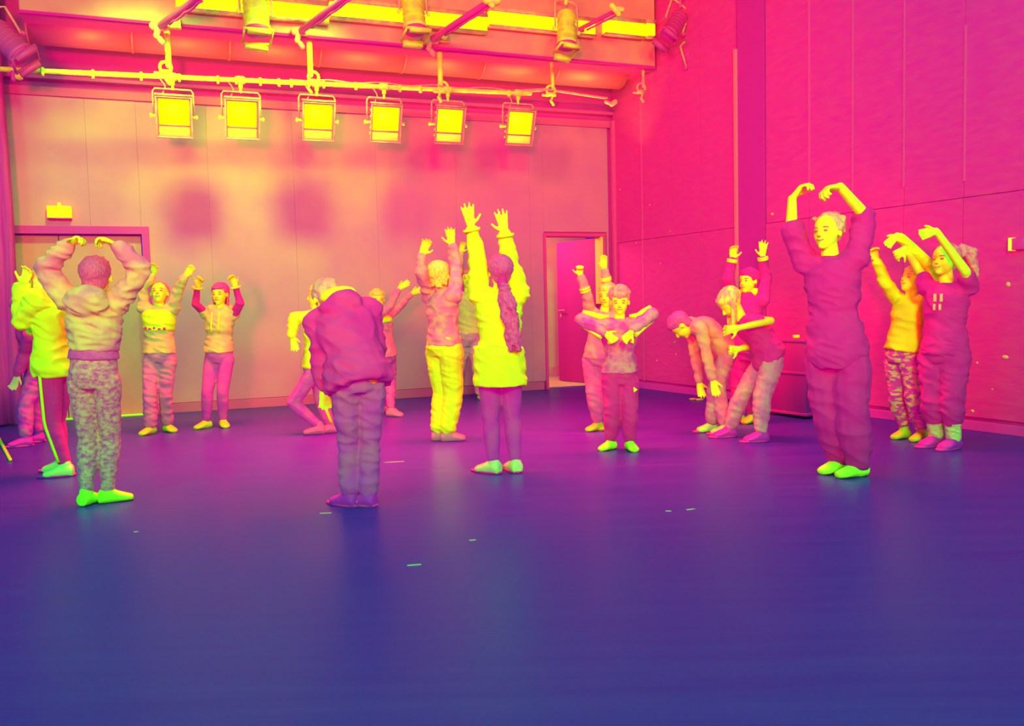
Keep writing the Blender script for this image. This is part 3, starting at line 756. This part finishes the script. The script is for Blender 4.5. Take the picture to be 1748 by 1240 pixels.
        if top.get('hood'):
            cc = N - Ft * .052 * H - up * .01 * H
            b.ell(cc - Ft * .012 * H, Lt * .088 * H, Ft * .052 * H, up * .060 * H, 14, 8)
            b.tube(N + Lt * .05 * H + Ft * .02 * H, N - Ft * .05 * H, .030 * H, .036 * H); b.tube(N - Lt * .05 * H + Ft * .02 * H, N - Ft * .05 * H, .028 * H, .03 * H)
        if top.get('collar'):
            b.tube(N - up * .01, N + up * .02 * H, .045 * H, .043 * H)
        tp = b.solid(top.get('name', 'sweatshirt'), top['mat'], max(vox * 1.2, .009), o, base, smooth=3, disp=top.get('disp', .016), dscale=top.get('ds', .07))
        if top.get('label'): tp['label'] = top['label']
        if 'undersleeve' in top:
            b = MB()
            for a in arms:
                S, E, W, T, arm, sd = a
                b = MB(); b.tube(S.lerp(E, .1), E, .033 * H, .028 * H); b.tube(E, E.lerp(W, .9), .028 * H, .021 * H); b.solid('sleeve', top['undersleeve'], .009, tp, base, disp=.008)
        if 'band' in top:
            b = MB(); t = top.get('t', -.05); torso(b, t - .13, t + .015, m_ * .8 + top.get('bandm', 0)); b.solid('waistband', top['band'], .010, tp, base, smooth=2)
        if 'yoke' in top:
            b = MB(); torso(b, top['yoke'][0], top['yoke'][1], m_ + .007); b.solid('chest_panel', top['yoke'][2], .010, tp, base, smooth=2, disp=.01)
        if 'chest' in top:           # little raised prints on the chest
            for (tt, la_, w_, h_) in top['chest']['bars']:
                cc = spine(tt) + Ft * (np.interp(tt, [.42, .68, .9], [.058, .064, .056]) * H + m_ + .002) + Lt * la_
                p = MB(); p.box(cc, Lt * w_, Ft * .006, up * h_); p.build('print', top['chest']['mat'], tp, base, bevel=.002)
        if 'cuff' in top:
            for a in arms:
                if a is None: continue
                S, E, W, T, arm, sd = a
                for k in top['cuff'][0]:
                    cc = E.lerp(W, k); dd = (W - E).normalized(); p = MB(); p.tube(cc - dd * .009, cc + dd * .009, .020 * H + m_ + .003, n=16, cap=False); p.build('cuff_stripe', top['cuff'][1], tp, base)
        if 'hoodlining' in top:
            cc = N - Ft * .035 * H + up * .048 * H; p = MB(); p.ell(cc, Lt * .078 * H, Ft * .050 * H, up * .034 * H, 14, 8); p.solid('hood_lining', top['hoodlining'], .010, tp, base)
        if 'cords' in top:
            for sd in (1, -1):
                p = MB(); q0 = spine(.93) + Ft * (.052 * H + m_) + Lt * sd * .022 * H; R_ = []
                for t in np.linspace(.93, .50, 6): R_.append(spine(t) + Ft * (np.interp(t, [.42, .68, .95], [.058, .064, .048]) * H + m_ + .004) + Lt * sd * .026 * H)
                p.sweep(R_, .009, 6); p.build('drawstring', top['cords'], tp, base)
        if 'armstripe' in top:
            for a in arms:
                if a is None: continue
                S, E, W, T, arm, sd = a
                p = MB(); off = V(top['armstripe'][1])
                p.sweep([S.lerp(E, t) + off * (.029 * H + m_) for t in (.25, .6, 1)] + [E.lerp(W, t) + off * (.024 * H + m_) for t in (.2, .55, .85)], .019, 8); p.build('sleeve_stripe', top['armstripe'][0], tp, base)
                p = MB(); p.sweep([S + (N - S) * .4 + Z * (.040 * H)] + [S.lerp(E, t) + Z * (.029 * H + m_) + Ft * .01 for t in (.1, .5, .95)], [.012, .024, .024, .016], 8); p.build('sleeve_panel', top['armstripe'][0], tp, base)
    if bottom and 'warmer' in bottom:
        for hip, K, A, fd in legs:
            b = MB(); b.tube(K.lerp(A, .45), K.lerp(A, 1.02), .036 * H, .030 * H, cap=True)
            for j in range(5): cc = K.lerp(A, .5 + .11 * j); b.tube(cc - Z * .008, cc + Z * .008, .039 * H - .001 * j * H)
            b.solid('leg_warmer', bottom['warmer'], .009, o, base, disp=.012, dscale=.04, zmin=.012)
    for i, (hip, K, A, fd) in enumerate(legs):
        ft = feet
        if ft in (None, 'bare'): continue
        kind, fm = ft[0], ft[1]
        b = MB()
        foot(b, A, fd, H, 1.0, .006 if kind == 'sock' else .012)
        dd = (K - A).normalized(); hgt = ft[2] if len(ft) > 2 else (.05 if kind == 'sock' else .015)
        b.tube(A, A + dd * hgt * H, .026 * H, .027 * H + (ft[3] if len(ft) > 3 else 0), cap=False)
        so = b.solid(kind, fm, .0075, o, base, smooth=2, zmin=.0)
        if kind == 'shoe':
            p = MB(); h0_ = A - Z * .048 * H
            p.loft([(h0_ + fd * .042 * H + Z * .001, fd.cross(Z) * .036 * H, fd * .088 * H), (h0_ + fd * .042 * H + Z * .014, fd.cross(Z) * .036 * H, fd * .088 * H)], 16); p.build('sole', ft[3] if len(ft) > 3 and not isinstance(ft[3], (int, float)) else IRON, so, base)
    # hair
    hm = hmat or HAIRD
    if hair:
        b = MB(); rnd = random.Random(int(H * 1000) + int(pelvis[0]))
        bk = .17 if hair in ('bun', 'pony', 'flypony') else .13; b.ell(c + hU * hh * .17 - hF * hh * bk, hL * hh * .395, hF * hh * .445, hU * hh * .385, 20, 12)
        if hair in ('short', 'long', 'blondlong', 'bob'):
            b.ell(c + hU * hh * .30 + hF * hh * .10, hL * hh * .30, hF * hh * .26, hU * hh * .20, 14, 8)
        if hair == 'short':
            b.ell(c - hU * hh * .05 - hF * hh * .22, hL * hh * .33, hF * hh * .25, hU * hh * .35, 14, 8)
            for i in range(26):
                th, ph = rnd.uniform(0, 6.28), rnd.uniform(.1, 1.2); dr_ = (hU * math.cos(ph) + (hL * math.cos(th) + hF * math.sin(th)) * math.sin(ph))
                q0 = c + hU * hh * .15 - hF * hh * .12 + dr_ * hh * .36; b.tube(q0, q0 + (dr_ * .7 + hF * .5 - hU * .1) * hh * .13, hh * .05, hh * .02, n=6)
        if hair == 'curly':
            for i in range(70):
                th, ph = rnd.uniform(0, 6.28), rnd.uniform(.0, 1.55); dr_ = (hU * math.cos(ph) + (hL * math.cos(th) + hF * math.sin(th)) * math.sin(ph))
                q0 = c + hU * hh * .2 - hF * hh * .08 + dr_ * hh * .40
                if (q0 - c).dot(hF) > 0 and (q0 - c).dot(hU) < hh * .22: continue
                b.ell(q0, hL * hh * .085, hF * hh * .085, hU * hh * .085, 8, 5)
        if hair in ('long', 'blondlong', 'bob'):
            n = {'bob': 4, 'long': 12, 'blondlong': 11}[hair]; dn = V((0, 0, -1)) if hair == 'blondlong' else -up
            for i in range(22):
                th = math.radians(rnd.uniform(95, 265)); q0 = c + (hF * math.cos(th) + hL * math.sin(th)) * hh * .36 - hF * hh * .05 + hU * hh * .1
                L_ = hh * (.12 * n) * rnd.uniform(.7, 1); b.tube(q0, q0 + dn * L_ + (c - q0) * .15, hh * .085, hh * .03, n=6)
        if hair == 'bun':
            b.ell(c + hU * hh * .42 - hF * hh * .42, hL * hh * .19, hF * hh * .18, hU * hh * .18, 12, 8)
            for i in range(14):
                th = math.radians(rnd.uniform(70, 290)); q0 = c + (hF * math.cos(th) + hL * math.sin(th)) * hh * .37 - hF * hh * .06 + hU * hh * rnd.uniform(.0, .4); b.ell(q0, hL * hh * .09, hF * hh * .09, hU * hh * .07, 8, 5)
            for sd in (1, -1): b.tube(c + hU * hh * .46 + hF * hh * .12 + hL * sd * hh * .02, c + hL * sd * hh * .36 + hU * hh * .06 - hF * hh * .02, hh * .07, hh * .06)
            b.ell(c - hU * hh * .02 - hF * hh * .25, hL * hh * .31, hF * hh * .22, hU * hh * .30, 14, 8)
        if hair in ('pony', 'flypony'):
            b.ell(c - hU * hh * .05 - hF * hh * .22, hL * hh * .32, hF * hh * .24, hU * hh * .33, 14, 8)
        ho = b.solid('hair', hm, .0075, o, base, smooth=2, disp=.008, dscale=.03)
        if hair == 'pony':
            b = MB(); q0 = c - hU * hh * .22 - hF * hh * .45
            for k in range(7):
                pts = [q0]; ox, oy = rnd.uniform(-.03, .03), rnd.uniform(-.02, .02)
                for j in range(1, 9): pts.append(q0 + Z * (-.056 * j) * H / 1.4 + X * (.008 * j + ox * min(j, 3) * .4 + .016 * math.sin(j * 1.4 + k * 2)) - Y_ * (.045 + oy + .012 * math.cos(j * 1.7 + k)))
                b.sweep(pts, [.02, .021, .022, .023, .023, .022, .020, .016, .006], 8)
            b.solid('ponytail', hm, .0085, ho, base, smooth=1, disp=.02, dscale=.03)
            p = MB(); p.tube(q0 - Z * .0, q0 - Z * .03 - Y_ * .015, .034); p.build('hair_tie', DARK, ho, base)
        if hair == 'flypony':
            b = MB(); q0 = c + hU * hh * .10 - hF * hh * .5
            for k in range(5):
                o2 = rnd.uniform(-.03, .03); b.sweep([q0, q0 + V((.06, 0, .06 + o2)), q0 + V((.12 + o2, 0, .04)), q0 + V((.16, .02, -.05 + o2)), q0 + V((.17 + o2, .02, -.15))], [.02, .028, .03, .026, .008], 8)
            b.solid('ponytail', hm, .008, ho, base, smooth=1, disp=.015, dscale=.03)
    if face:
        for sd in (1, -1):
            e = c + hL * sd * hh * .145 + hU * hh * .015 + hF * hh * .345
            p = MB(); p.ell(e, hL * hh * .062, hF * hh * .035, hU * hh * .024, 10, 6); p.build('eye', FEAT, o, base)
            p = MB(); p.sweep([e + hL * sd * hh * -.06 + hU * hh * .085 + hF * hh * .03, e + hU * hh * .105 + hF * hh * .02, e + hL * sd * hh * .075 + hU * hh * .08 - hF * hh * .02], hh * .013, 6); p.build('eyebrow', HAIRM, o, base)
        p = MB(); mc = c + hF * hh * .378 - hU * hh * .245
        p.sweep([mc - hL * hh * .10 + hU * hh * .022 - hF * hh * .03, mc - hL * hh * .04, mc + hL * hh * .04, mc + hL * hh * .10 + hU * hh * .022 - hF * hh * .03], hh * .014, 6); p.build('mouth', FEAT, o, base)
        p = MB(); nc = c + hF * hh * .44 - hU * hh * .145; p.ell(nc - hF * hh * .03, hL * hh * .05, hF * hh * .02, hU * hh * .012, 8, 4); p.build('nostril', FEAT, o, base)
    return o, dict(P=P, N=N, c=c, arms=arms, legs=legs, base=base, Ft=Ft, Lt=Lt, hF=hF, hU=hU, hL=hL, hh=hh, F=F)


def foot(mb, A, fd, H, k=1.0, m=0.0):
    G = A - Z * .048 * H; lat = fd.cross(Z)
    def rg(x, z, w_, h_): return (G + fd * x * .86 * H + Z * z * H, lat * (w_ * H + m), Z * (h_ * H + m))
    mb.loft([rg(-.044, .020, .008, .010), rg(-.038, .024, .020, .022), rg(-.015, .026, .024, .026), rg(.02, .027, .024, .027), rg(.055, .020, .029, .019), rg(.085, .015, .030, .014), rg(.108, .012, .022, .010), rg(.116, .011, .010, .006)], 14)
    mb.tube(G + Z * .02 * H, A + Z * .01 * H, .024 * H + m * .5, .023 * H + m * .5); mb.tube(A, G + fd * .05 * H + Z * .016 * H, .021 * H + m * .5, .014 * H + m * .5)


def A_(e, w_, t, **k): return dict(p=(e, w_, t), **k)


MARL = mat('marl_jersey', (.86, .15, .5), .95, (.90, .42, .30), 5, .3, 4)
LEGG = mat('mottled_leggings', (.78, .06, .55), .9, (.84, .34, .40), 34, .2, 6, stretch=(1, 1, 1.5), lo=.36, hi=.66)
CAMO = mat('camouflage_cloth', (.76, .05, .60), .9, (.80, .52, .30), 17, .2, 3, stretch=(1, 1, 2.2), lo=.50, hi=.56)
JEANS = mat('dark_jeans', (.66, .04, .75), .9, (.62, .07, .6), 8, .3)
JEANL = mat('pale_jeans', (.74, .12, .6), .9, (.74, .26, .5), 9, .3)
SHOED = mat('dark_shoe', (.7, .012, .85), .7)
SOCKG = mat('ribbed_sock', (.75, .35, .45), .9, (.72, .6, .3), 30, .3, stretch=(1, 1, 5))
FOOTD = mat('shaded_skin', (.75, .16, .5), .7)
SOLE = mat('shoe_sole', (.6, .8, .2), .7)

# 1 the girl in the marl hoodie, seen from behind
person('child seen from behind in grey marl hoodie and mottled leggings, front left, arms overhead', 1.44, 180, [(148, 862), (184, 858)], (160, 640), (160, 512), (165, 473), 190, -4,
       A_((76, 460, -.02), (115, 419, -.05), (140, 404, -.06), n=(.2, -.35, -1), curl=.95, spread=1.0, s=1), A_((240, 462, -.02), (202, 421, -.05), (176, 408, -.06), n=(-.2, -.35, -1), curl=.8, spread=1.0, s=-1),
       dict(mat=MARL, m=.030, sm=.020, t=.34, hood=1, band=mat('rib_band', (.82, .05, .7), .9, (.82, .09, .6), 40), disp=.035, ds=.06, flare=.02, name='hoodie'), dict(mat=LEGG, m=.008, len=.97, disp=.008, t=.27), ('sock', SOCK, .03),
       fdir=(170, 120), face=False, hmat=mat('auburn_hair', (.78, .04, .5), .55, (.82, .12, .42), 30, .4, stretch=(6, 6, 1)), vox=.0065)
# 2 child in white sweatshirt with striped trousers, turned away to the left
person('child in white sweatshirt and dark side-striped trousers at far left, arm over head', 1.44, -100, [(113, 813), (106, 806)], (97, 628), (88, 508), (74, 485), -110, -5,
       A_((38, 548, -.1), (38, 488, -.12), (52, 456, -.1), curl=.5), A_((60, 560, .2), (52, 500, .22), (66, 470, .2), curl=.5),
       dict(mat=WHITE, m=.034, sm=.03, t=-.12, disp=.03, flare=.03), dict(mat=DARK, m=.012, len=.94, stripe=WHITE, stripe_dir=-20, sides=(0,), disp=.005), ('shoe', mat('pale_trainer', (.55, .75, .3), .8), .02), fdir=(-75, -100), face=False, hair='long', hmat=HAIRL, vox=.0075)
# 3 dark-clad child stooping behind the first two
person('child in all dark clothes stooping behind the two at the far left', 1.38, -60, [(45, 762), (66, 755)], (62, 618), (46, 552), (38, 524), -80, 35,
       A_((44, 600, -.05), (30, 640, -.1), (24, 660, -.1), curl=.4), A_((70, 590, .1), (58, 630, .1), (54, 650, .1)),
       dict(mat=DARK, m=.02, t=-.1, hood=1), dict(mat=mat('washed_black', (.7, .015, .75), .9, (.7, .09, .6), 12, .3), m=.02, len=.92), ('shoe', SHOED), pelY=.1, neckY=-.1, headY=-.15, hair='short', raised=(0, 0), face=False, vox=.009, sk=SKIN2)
# 4 child with two-tone sweatshirt
person('child in pale two-tone sweatshirt by the double door, arms raised wide', 1.38, 5, [(286, 737), (258, 741)], (272, 605), (271, 524), (272, 500), 10, -14,
       A_((304, 496, -.03), (314, 474, -.08), (331, 453, -.1), curl=.1, spread=.4, s=-1), A_((244, 492, -.02), (259, 473, -.04), (266, 452, -.05), curl=.4, s=1),
       dict(mat=LITE, m=.024, sm=.014, t=.02, yoke=(.50, .95, WHITE), disp=.02, chest=dict(mat=DARK, bars=[(.56, -.09, .012, .010), (.54, -.05, .014, .008), (.56, -.01, .010, .011), (.54, .035, .013, .008), (.55, .08, .010, .010)])),
       dict(mat=mat('mauve_joggers', (.72, .14, .6), .9, (.74, .22, .5), 10, .2), m=.014, len=.95, scrunch=4, disp=.014), ('sock', SOCK, .02), fdir=(50, -20), hmat=HAIRM, hair='pony', vox=.008)
# 5 girl in hoodie with drawstrings
person('girl in pale hoodie with bright drawstrings and dark sleeves, hands at head height', 1.37, -4, [(381, 729), (353, 731)], (374, 606), (375, 528), (375, 502), -5, 4,
       A_((410, 518, -.10), (402, 489, -.12), (396, 474, -.14), curl=.7, spread=.8, s=-1), A_((334, 520, -.10), (337, 490, -.12), (345, 474, -.14), curl=.7, spread=.8),
       dict(mat=LITE, m=.020, sm=.006, sleeve=.12, t=.06, hood=1, cords=WHITE, undersleeve=DARK, cuff=([.93], WHITE), disp=.022, name='hoodie'), dict(mat=mat('plum_leggings', (.74, .05, .75), .9, (.76, .09, .65), 8), m=.006, len=.97, disp=.004), ('sock', SOCK, .07), fdir=(30, -35), hair='long', hmat=HAIRD, vox=.008, raised=(0, 0))
# 6 child partly hidden behind the boy in jeans
person('child in white top with one long drooping sleeve, half hidden behind the hooded boy', 1.40, -90, [(545, 741), (566, 739)], (539, 626), (537, 532), (543, 506), -95, 0,
       A_((503, 543, -.12), (498, 574, -.16), (504, 596, -.18), curl=.2, spread=.7), A_((548, 560, .15), (556, 590, .15), (560, 610, .15)),
       dict(mat=WHITE, m=.016, sm=.018, t=-.02, disp=.014), dict(mat=DIM, m=.008, len=.95, disp=.005, stripe=WHITE, stripe_dir=30, sides=(1,)), ('foot', FOOTD), knee=1, fdir=(-80, -75), hair='short', hmat=HAIRL, raised=(0, 0), face=False, vox=.008, sk=SKIN)
# 7 boy in dark hooded jacket
person('boy in dark hooded jacket and jeans seen from behind, stooping with head down, centre left', 1.40, 186, [(598, 864), (629, 864)], (612, 655), (583, 528), (557, 512), 215, 34,
       A_((548, 606, .10), (552, 660, .12), (556, 690, .12), curl=.4), A_((640, 606, .22), (620, 650, .36), (606, 670, .42)),
       dict(mat=mat('hooded_jacket', (.80, .012, .55), .9, (.80, .03, .52), 6, .25), m=.050, sm=.028, t=-.06, hood=1, hoodlining=mat('fleece_lining', (.95, .85, .03), .9), disp=.035, flare=.03, ds=.09, name='jacket'),
       dict(mat=JEANS, m=.012, len=.95, scrunch=5, disp=.020, cuff=1.2), ('shoe', SHOED), fdir=(235, 240), hair='short', hmat=mat('mousy_hair', (.82, .2, .45), .7, (.85, .4, .3), 26, .4), raised=(0, 0), build=1.04, neckY=.16, headY=.26, face=False, vox=.0065)
# 8 child reaching right, behind the hooded boy
person('fair-haired child behind the hooded boy, reaching both arms up to the right', 1.33, 62, [(660, 704), (668, 711)], (658, 608), (650, 537), (644, 512), 20, 5,
       A_((678, 527, .16), (702, 502, .16), (716, 496, .16), curl=.15, spread=.5), A_((663, 528, -.14), (680, 494, -.16), (695, 484, -.16), curl=.15, spread=.5),
       dict(mat=mat('heather_top', (.84, .12, .5), .9, (.84, .22, .4), 10, .2), m=.016, sm=.010, t=-.02, yoke=(.80, .96, WHITE)), dict(mat=DIM, m=.010, len=.93), ('foot', FOOTD), fdir=(60, 65), hair='short', hmat=HAIRL, vox=.0085)
# 9 child in white trousers
person('fair-haired child in grey long-sleeved top and white trousers, both arms raised, centre', 1.49, 140, [(748, 752), (764, 753)], (758, 592), (754, 503), (751, 470), 155, -6,
       A_((720, 466, -.10), (719, 436, -.12), (731, 408, -.14), curl=.35, s=-1), A_((778, 452, .05), (772, 420, .04), (769, 398, .03), curl=.25),
       dict(mat=mat('dusty_grey_top', (.85, .16, .5), .9, (.86, .32, .35), 14, .3), m=.018, sm=.012, t=.03, collar=1, disp=.024, flare=.01), dict(mat=WHITE, m=.030, len=.93, disp=.014, cuff=1.25, t=.2), ('foot', FOOTD), fdir=(100, 95), hair='bob', hmat=HAIRL, face=False, vox=.0075)
# 10 child behind
person('child in pale top and wide pale jeans far back between the two with raised arms', 1.45, 0, [(822, 683), (780, 682)], (800, 578), (799, 500), (799, 476), 0, 0,
       A_((822, 470, -.05), (818, 440, -.08), (815, 424, -.1)), A_((782, 462, -.08), (786, 432, -.10), (792, 412, -.12), curl=.4, s=-1),
       dict(mat=LITE, m=.02, t=.02, sm=.014, band=DARK), dict(mat=JEANL, m=.026, len=.94, cuff=1.5), ('sock', SOCK), fdir=(30, -30), hair='short', hmat=HAIRM, vox=.0095)
# 11 girl with long ponytail
person('girl from behind in white shirt and skirt with long curly ponytail, arms straight up', 1.435, 187, [(843, 808), (880, 806)], (853, 628), (852, 498), (855, 464), 185, -8,
       A_((815, 436, -.02), (804, 388, -.04), (797, 350, -.05), curl=.08, spread=1.25, s=-1), A_((868, 440, -.02), (862, 398, -.04), (854, 358, -.05), curl=.12, spread=1.2, s=1),
       dict(mat=WHITE, m=.026, sm=.022, t=.02, skirt=.080, disp=.02, sleeve=.93, cuff=([.9], WHITE), name='shirt'), dict(mat=mat('dark_tights', (.70, .018, .8), .9, (.7, .04, .7), 8), m=.005, len=.97, disp=.003), ('shoe', mat('ballet_shoe', (.6, .5, .45), .8, (.6, .62, .35), 14), .01), fdir=(235, 200), hair='pony', hmat=HAIRD, face=False, vox=.0065)
# 12 child behind the curly boy
person('fair-haired child half hidden behind the curly-haired boy, both arms up beside the ajar door', 1.33, -25, [(1038, 733), (1021, 735)], (1022, 610), (1031, 533), (1036, 504), -25, 8,
       A_((1036, 485, .0), (1032, 462, -.02), (1030, 440, -.04), curl=.2, spread=.5), A_((1003, 508, -.05), (991, 472, -.08), (989, 450, -.10), fist=True, curl=.6),
       dict(mat=MIDC, m=.018, sm=.012, t=-.04, cuff=([.3, .42], WHITE)), dict(mat=mat('grey_joggers', (.74, .13, .6), .9, (.74, .24, .5), 8), m=.020, len=.93), ('sock', SOCK, .05), fdir=(-40, -55), hair='bob', hmat=HAIRL, vox=.008)
# 13 curly-haired boy
person('small curly-haired boy in sporty striped jacket with elbows held out wide at shoulder height', 1.255, 3, [(1075, 768), (1043, 767)], (1058, 640), (1057, 546), (1058, 515), -8, 10,
       A_((1112, 537, -.05), (1079, 566, -.19), (1066, 580, -.21), curl=.5), A_((993, 546, -.05), (1032, 568, -.19), (1046, 580, -.21), curl=.5),
       dict(mat=mat('sport_jacket', (.80, .04, .65), .8, (.84, .22, .45), 12, .3), m=.024, sm=.016, t=.04, disp=.022, armstripe=(mat('jacket_stripe', (.92, .85, .04), .8), (0, -.4, -.8)), chest=dict(mat=mat('jacket_stripe', (0, 0, 0)), bars=[(.66, -.085, .022, .035), (.68, .075, .015, .04)]), name='jacket'),
       dict(mat=DARK, m=.020, len=.92, patch=(0,)), ('sock', SOCK, .09), fdir=(12, -48), hair='curly', hmat=mat('curly_hair', (.82, .16, .45), .7, (.85, .3, .3), 40, .4), raised=(0, 0), vox=.007)
# decorations of jacket hem done with pale line
# 14 bending child
person('child in pale top bending forward from the hips with hanging arms, right of centre', 1.36, -92, [(1216, 737), (1240, 741)], (1236, 598), (1180, 552), (1162, 557), -100, 62,
       A_((1205, 600, -.14), (1216, 648, -.16), (1223, 676, -.17), curl=.15, spread=.7), A_((1187, 606, .14), (1193, 652, .12), (1198, 676, .1), curl=.2, spread=.8),
       dict(mat=mat('oatmeal_top', (.86, .26, .42), .9, (.86, .40, .3), 9, .2), m=.018, sm=.012, t=-.05, disp=.016), dict(mat=JEANL, m=.016, len=.93, scrunch=4), ('shoe', mat('striped_trainer', (.6, .5, .4), .7, (.4, .9, .1), 18)), pelY=.05, fdir=(-80, -78), hair='short', hmat=HAIRD, raised=(0, 0), bend=.03, face=False, vox=.0075)
# 15 standing boy behind
person('dark-haired boy in dark top with striped cuffs, hands raised, standing behind the two bending children', 1.41, -35, [(1284, 722), (1262, 722)], (1276, 600), (1276, 512), (1277, 480), -50, 0,
       A_((1308, 474, -.0), (1302, 440, -.02), (1303, 412, -.03), curl=.1, spread=1.2), A_((1244, 476, -.05), (1250, 444, -.06), (1253, 415, -.07), curl=.5, s=-1),
       dict(mat=BLACK, m=.016, t=-.05, collar=1, hoodlining=WHITE, cuff=([.9, .98], WHITE), disp=.012), dict(mat=DARK, m=.014, len=.92), ('sock', SOCK, .04), fdir=(-50, -60), hair='short', hmat=BLACK, vox=.008)
# 16 bending blond in dark top and jeans
person('fair-haired child bent forward with hair hanging and forearms crossed, dark top and jeans', 1.44, -82, [(1300, 754), (1246, 746)], (1312, 610), (1264, 546), (1246, 518), -85, 48,
       A_((1315, 548, -.16), (1262, 560, -.24), (1240, 564, -.24), curl=.4), A_((1286, 590, .12), (1262, 596, .0), (1240, 598, -.04), curl=.7),
       dict(mat=DARK, m=.030, sm=.012, sleeve=.22, t=-.10, disp=.02, name='shirt'), dict(mat=JEANL, m=.022, len=.93), ('shoe', SHOED), pelY=.0, fdir=(-80, -80), hair='blondlong', hmat=mat('sandy_hair', (.9, .28, .35), .7, (.95, .8, .08), 10, .4, stretch=(3, 3, 1)), raised=(0, 0), bend=.035, face=False, vox=.0075)
# 17 instructor
ins, kk = person('woman instructor in long black top and loose black trousers, arms arched overhead, facing left', 1.65, -38, [(1466, 813), (1432, 806)], (1428, 600), (1418, 440), (1412, 396), -48, -2,
       A_((1476, 368, -.05), (1434, 319, -.15), (1414, 322, -.17), n=(-.3, -.3, -1), curl=.8, spread=.7, s=1), A_((1351, 386, .05), (1352, 340, .0), (1363, 326, -.02), n=(.6, -.3, -1), curl=.75, spread=.7, s=-1),
       dict(mat=BLACK, m=.030, sm=.024, sleeve=.46, t=-.16, disp=.022, flare=.04, name='long_top'), dict(mat=BLACK, m=.045, len=.96, cuff=.95, disp=.025, ds=.1), ('sock', mat('instructor_sock', (.52, .9, .06), .9), .02), fdir=(-72, -62), hair='bun', hmat=mat('instructor_hair', (.86, .2, .45), .6, (.9, .42, .3), 26, .4, stretch=(6, 6, 1)), adult=True, vox=.0072, build=.98)
# 18 child in pale top and camouflage leggings
person('child in bright pale top and camouflage leggings leaning back with arms arched, right', 1.36, -62, [(1574, 752), (1544, 748)], (1540, 604), (1556, 508), (1557, 478), -70, -18,
       A_((1592, 458, -.14), (1532, 402, -.24), (1508, 424, -.26), curl=.3, spread=.6, s=-1), A_((1510, 480, .05), (1497, 446, .0), (1490, 424, -.02), curl=.6, spread=.7, s=1),
       dict(mat=WHITE, m=.020, sm=.014, t=.04, disp=.016, flare=.02), dict(mat=CAMO, m=.014, len=.90, disp=.016), ('sock', SOCK, .06), fdir=(-58, -62), hair='short', hmat=HAIRL, vox=.007)
# 19 dark-clad child with flying ponytail
person('child in black top with flying ponytail and grey leg warmers, far right', 1.50, -48, [(1628, 766), (1598, 762)], (1612, 600), (1617, 486), (1612, 444), -58, -4,
       A_((1648, 464, -.22), (1598, 395, -.30), (1560, 404, -.32), curl=.35, spread=.5, s=-1), A_((1574, 470, .18), (1545, 425, .14), (1530, 436, .12), curl=.6, s=1),
       dict(mat=BLACK, m=.026, sm=.020, t=-.05, sleeve=.3, disp=.02, chest=dict(mat=mat('chest_print', (.86, .4, .35), .8), bars=[(.80, -.035, .010, .028), (.80, .01, .010, .028), (.66, -.035, .008, .022), (.66, .005, .008, .022)])), dict(mat=BLACK, m=.034, len=.72, disp=.02, warmer=SOCKG), ('shoe', SHOED), fdir=(-60, -70), hair='flypony', hmat=mat('dusty_hair', (.86, .09, .5), .6, (.88, .25, .4), 26, .4), vox=.007)
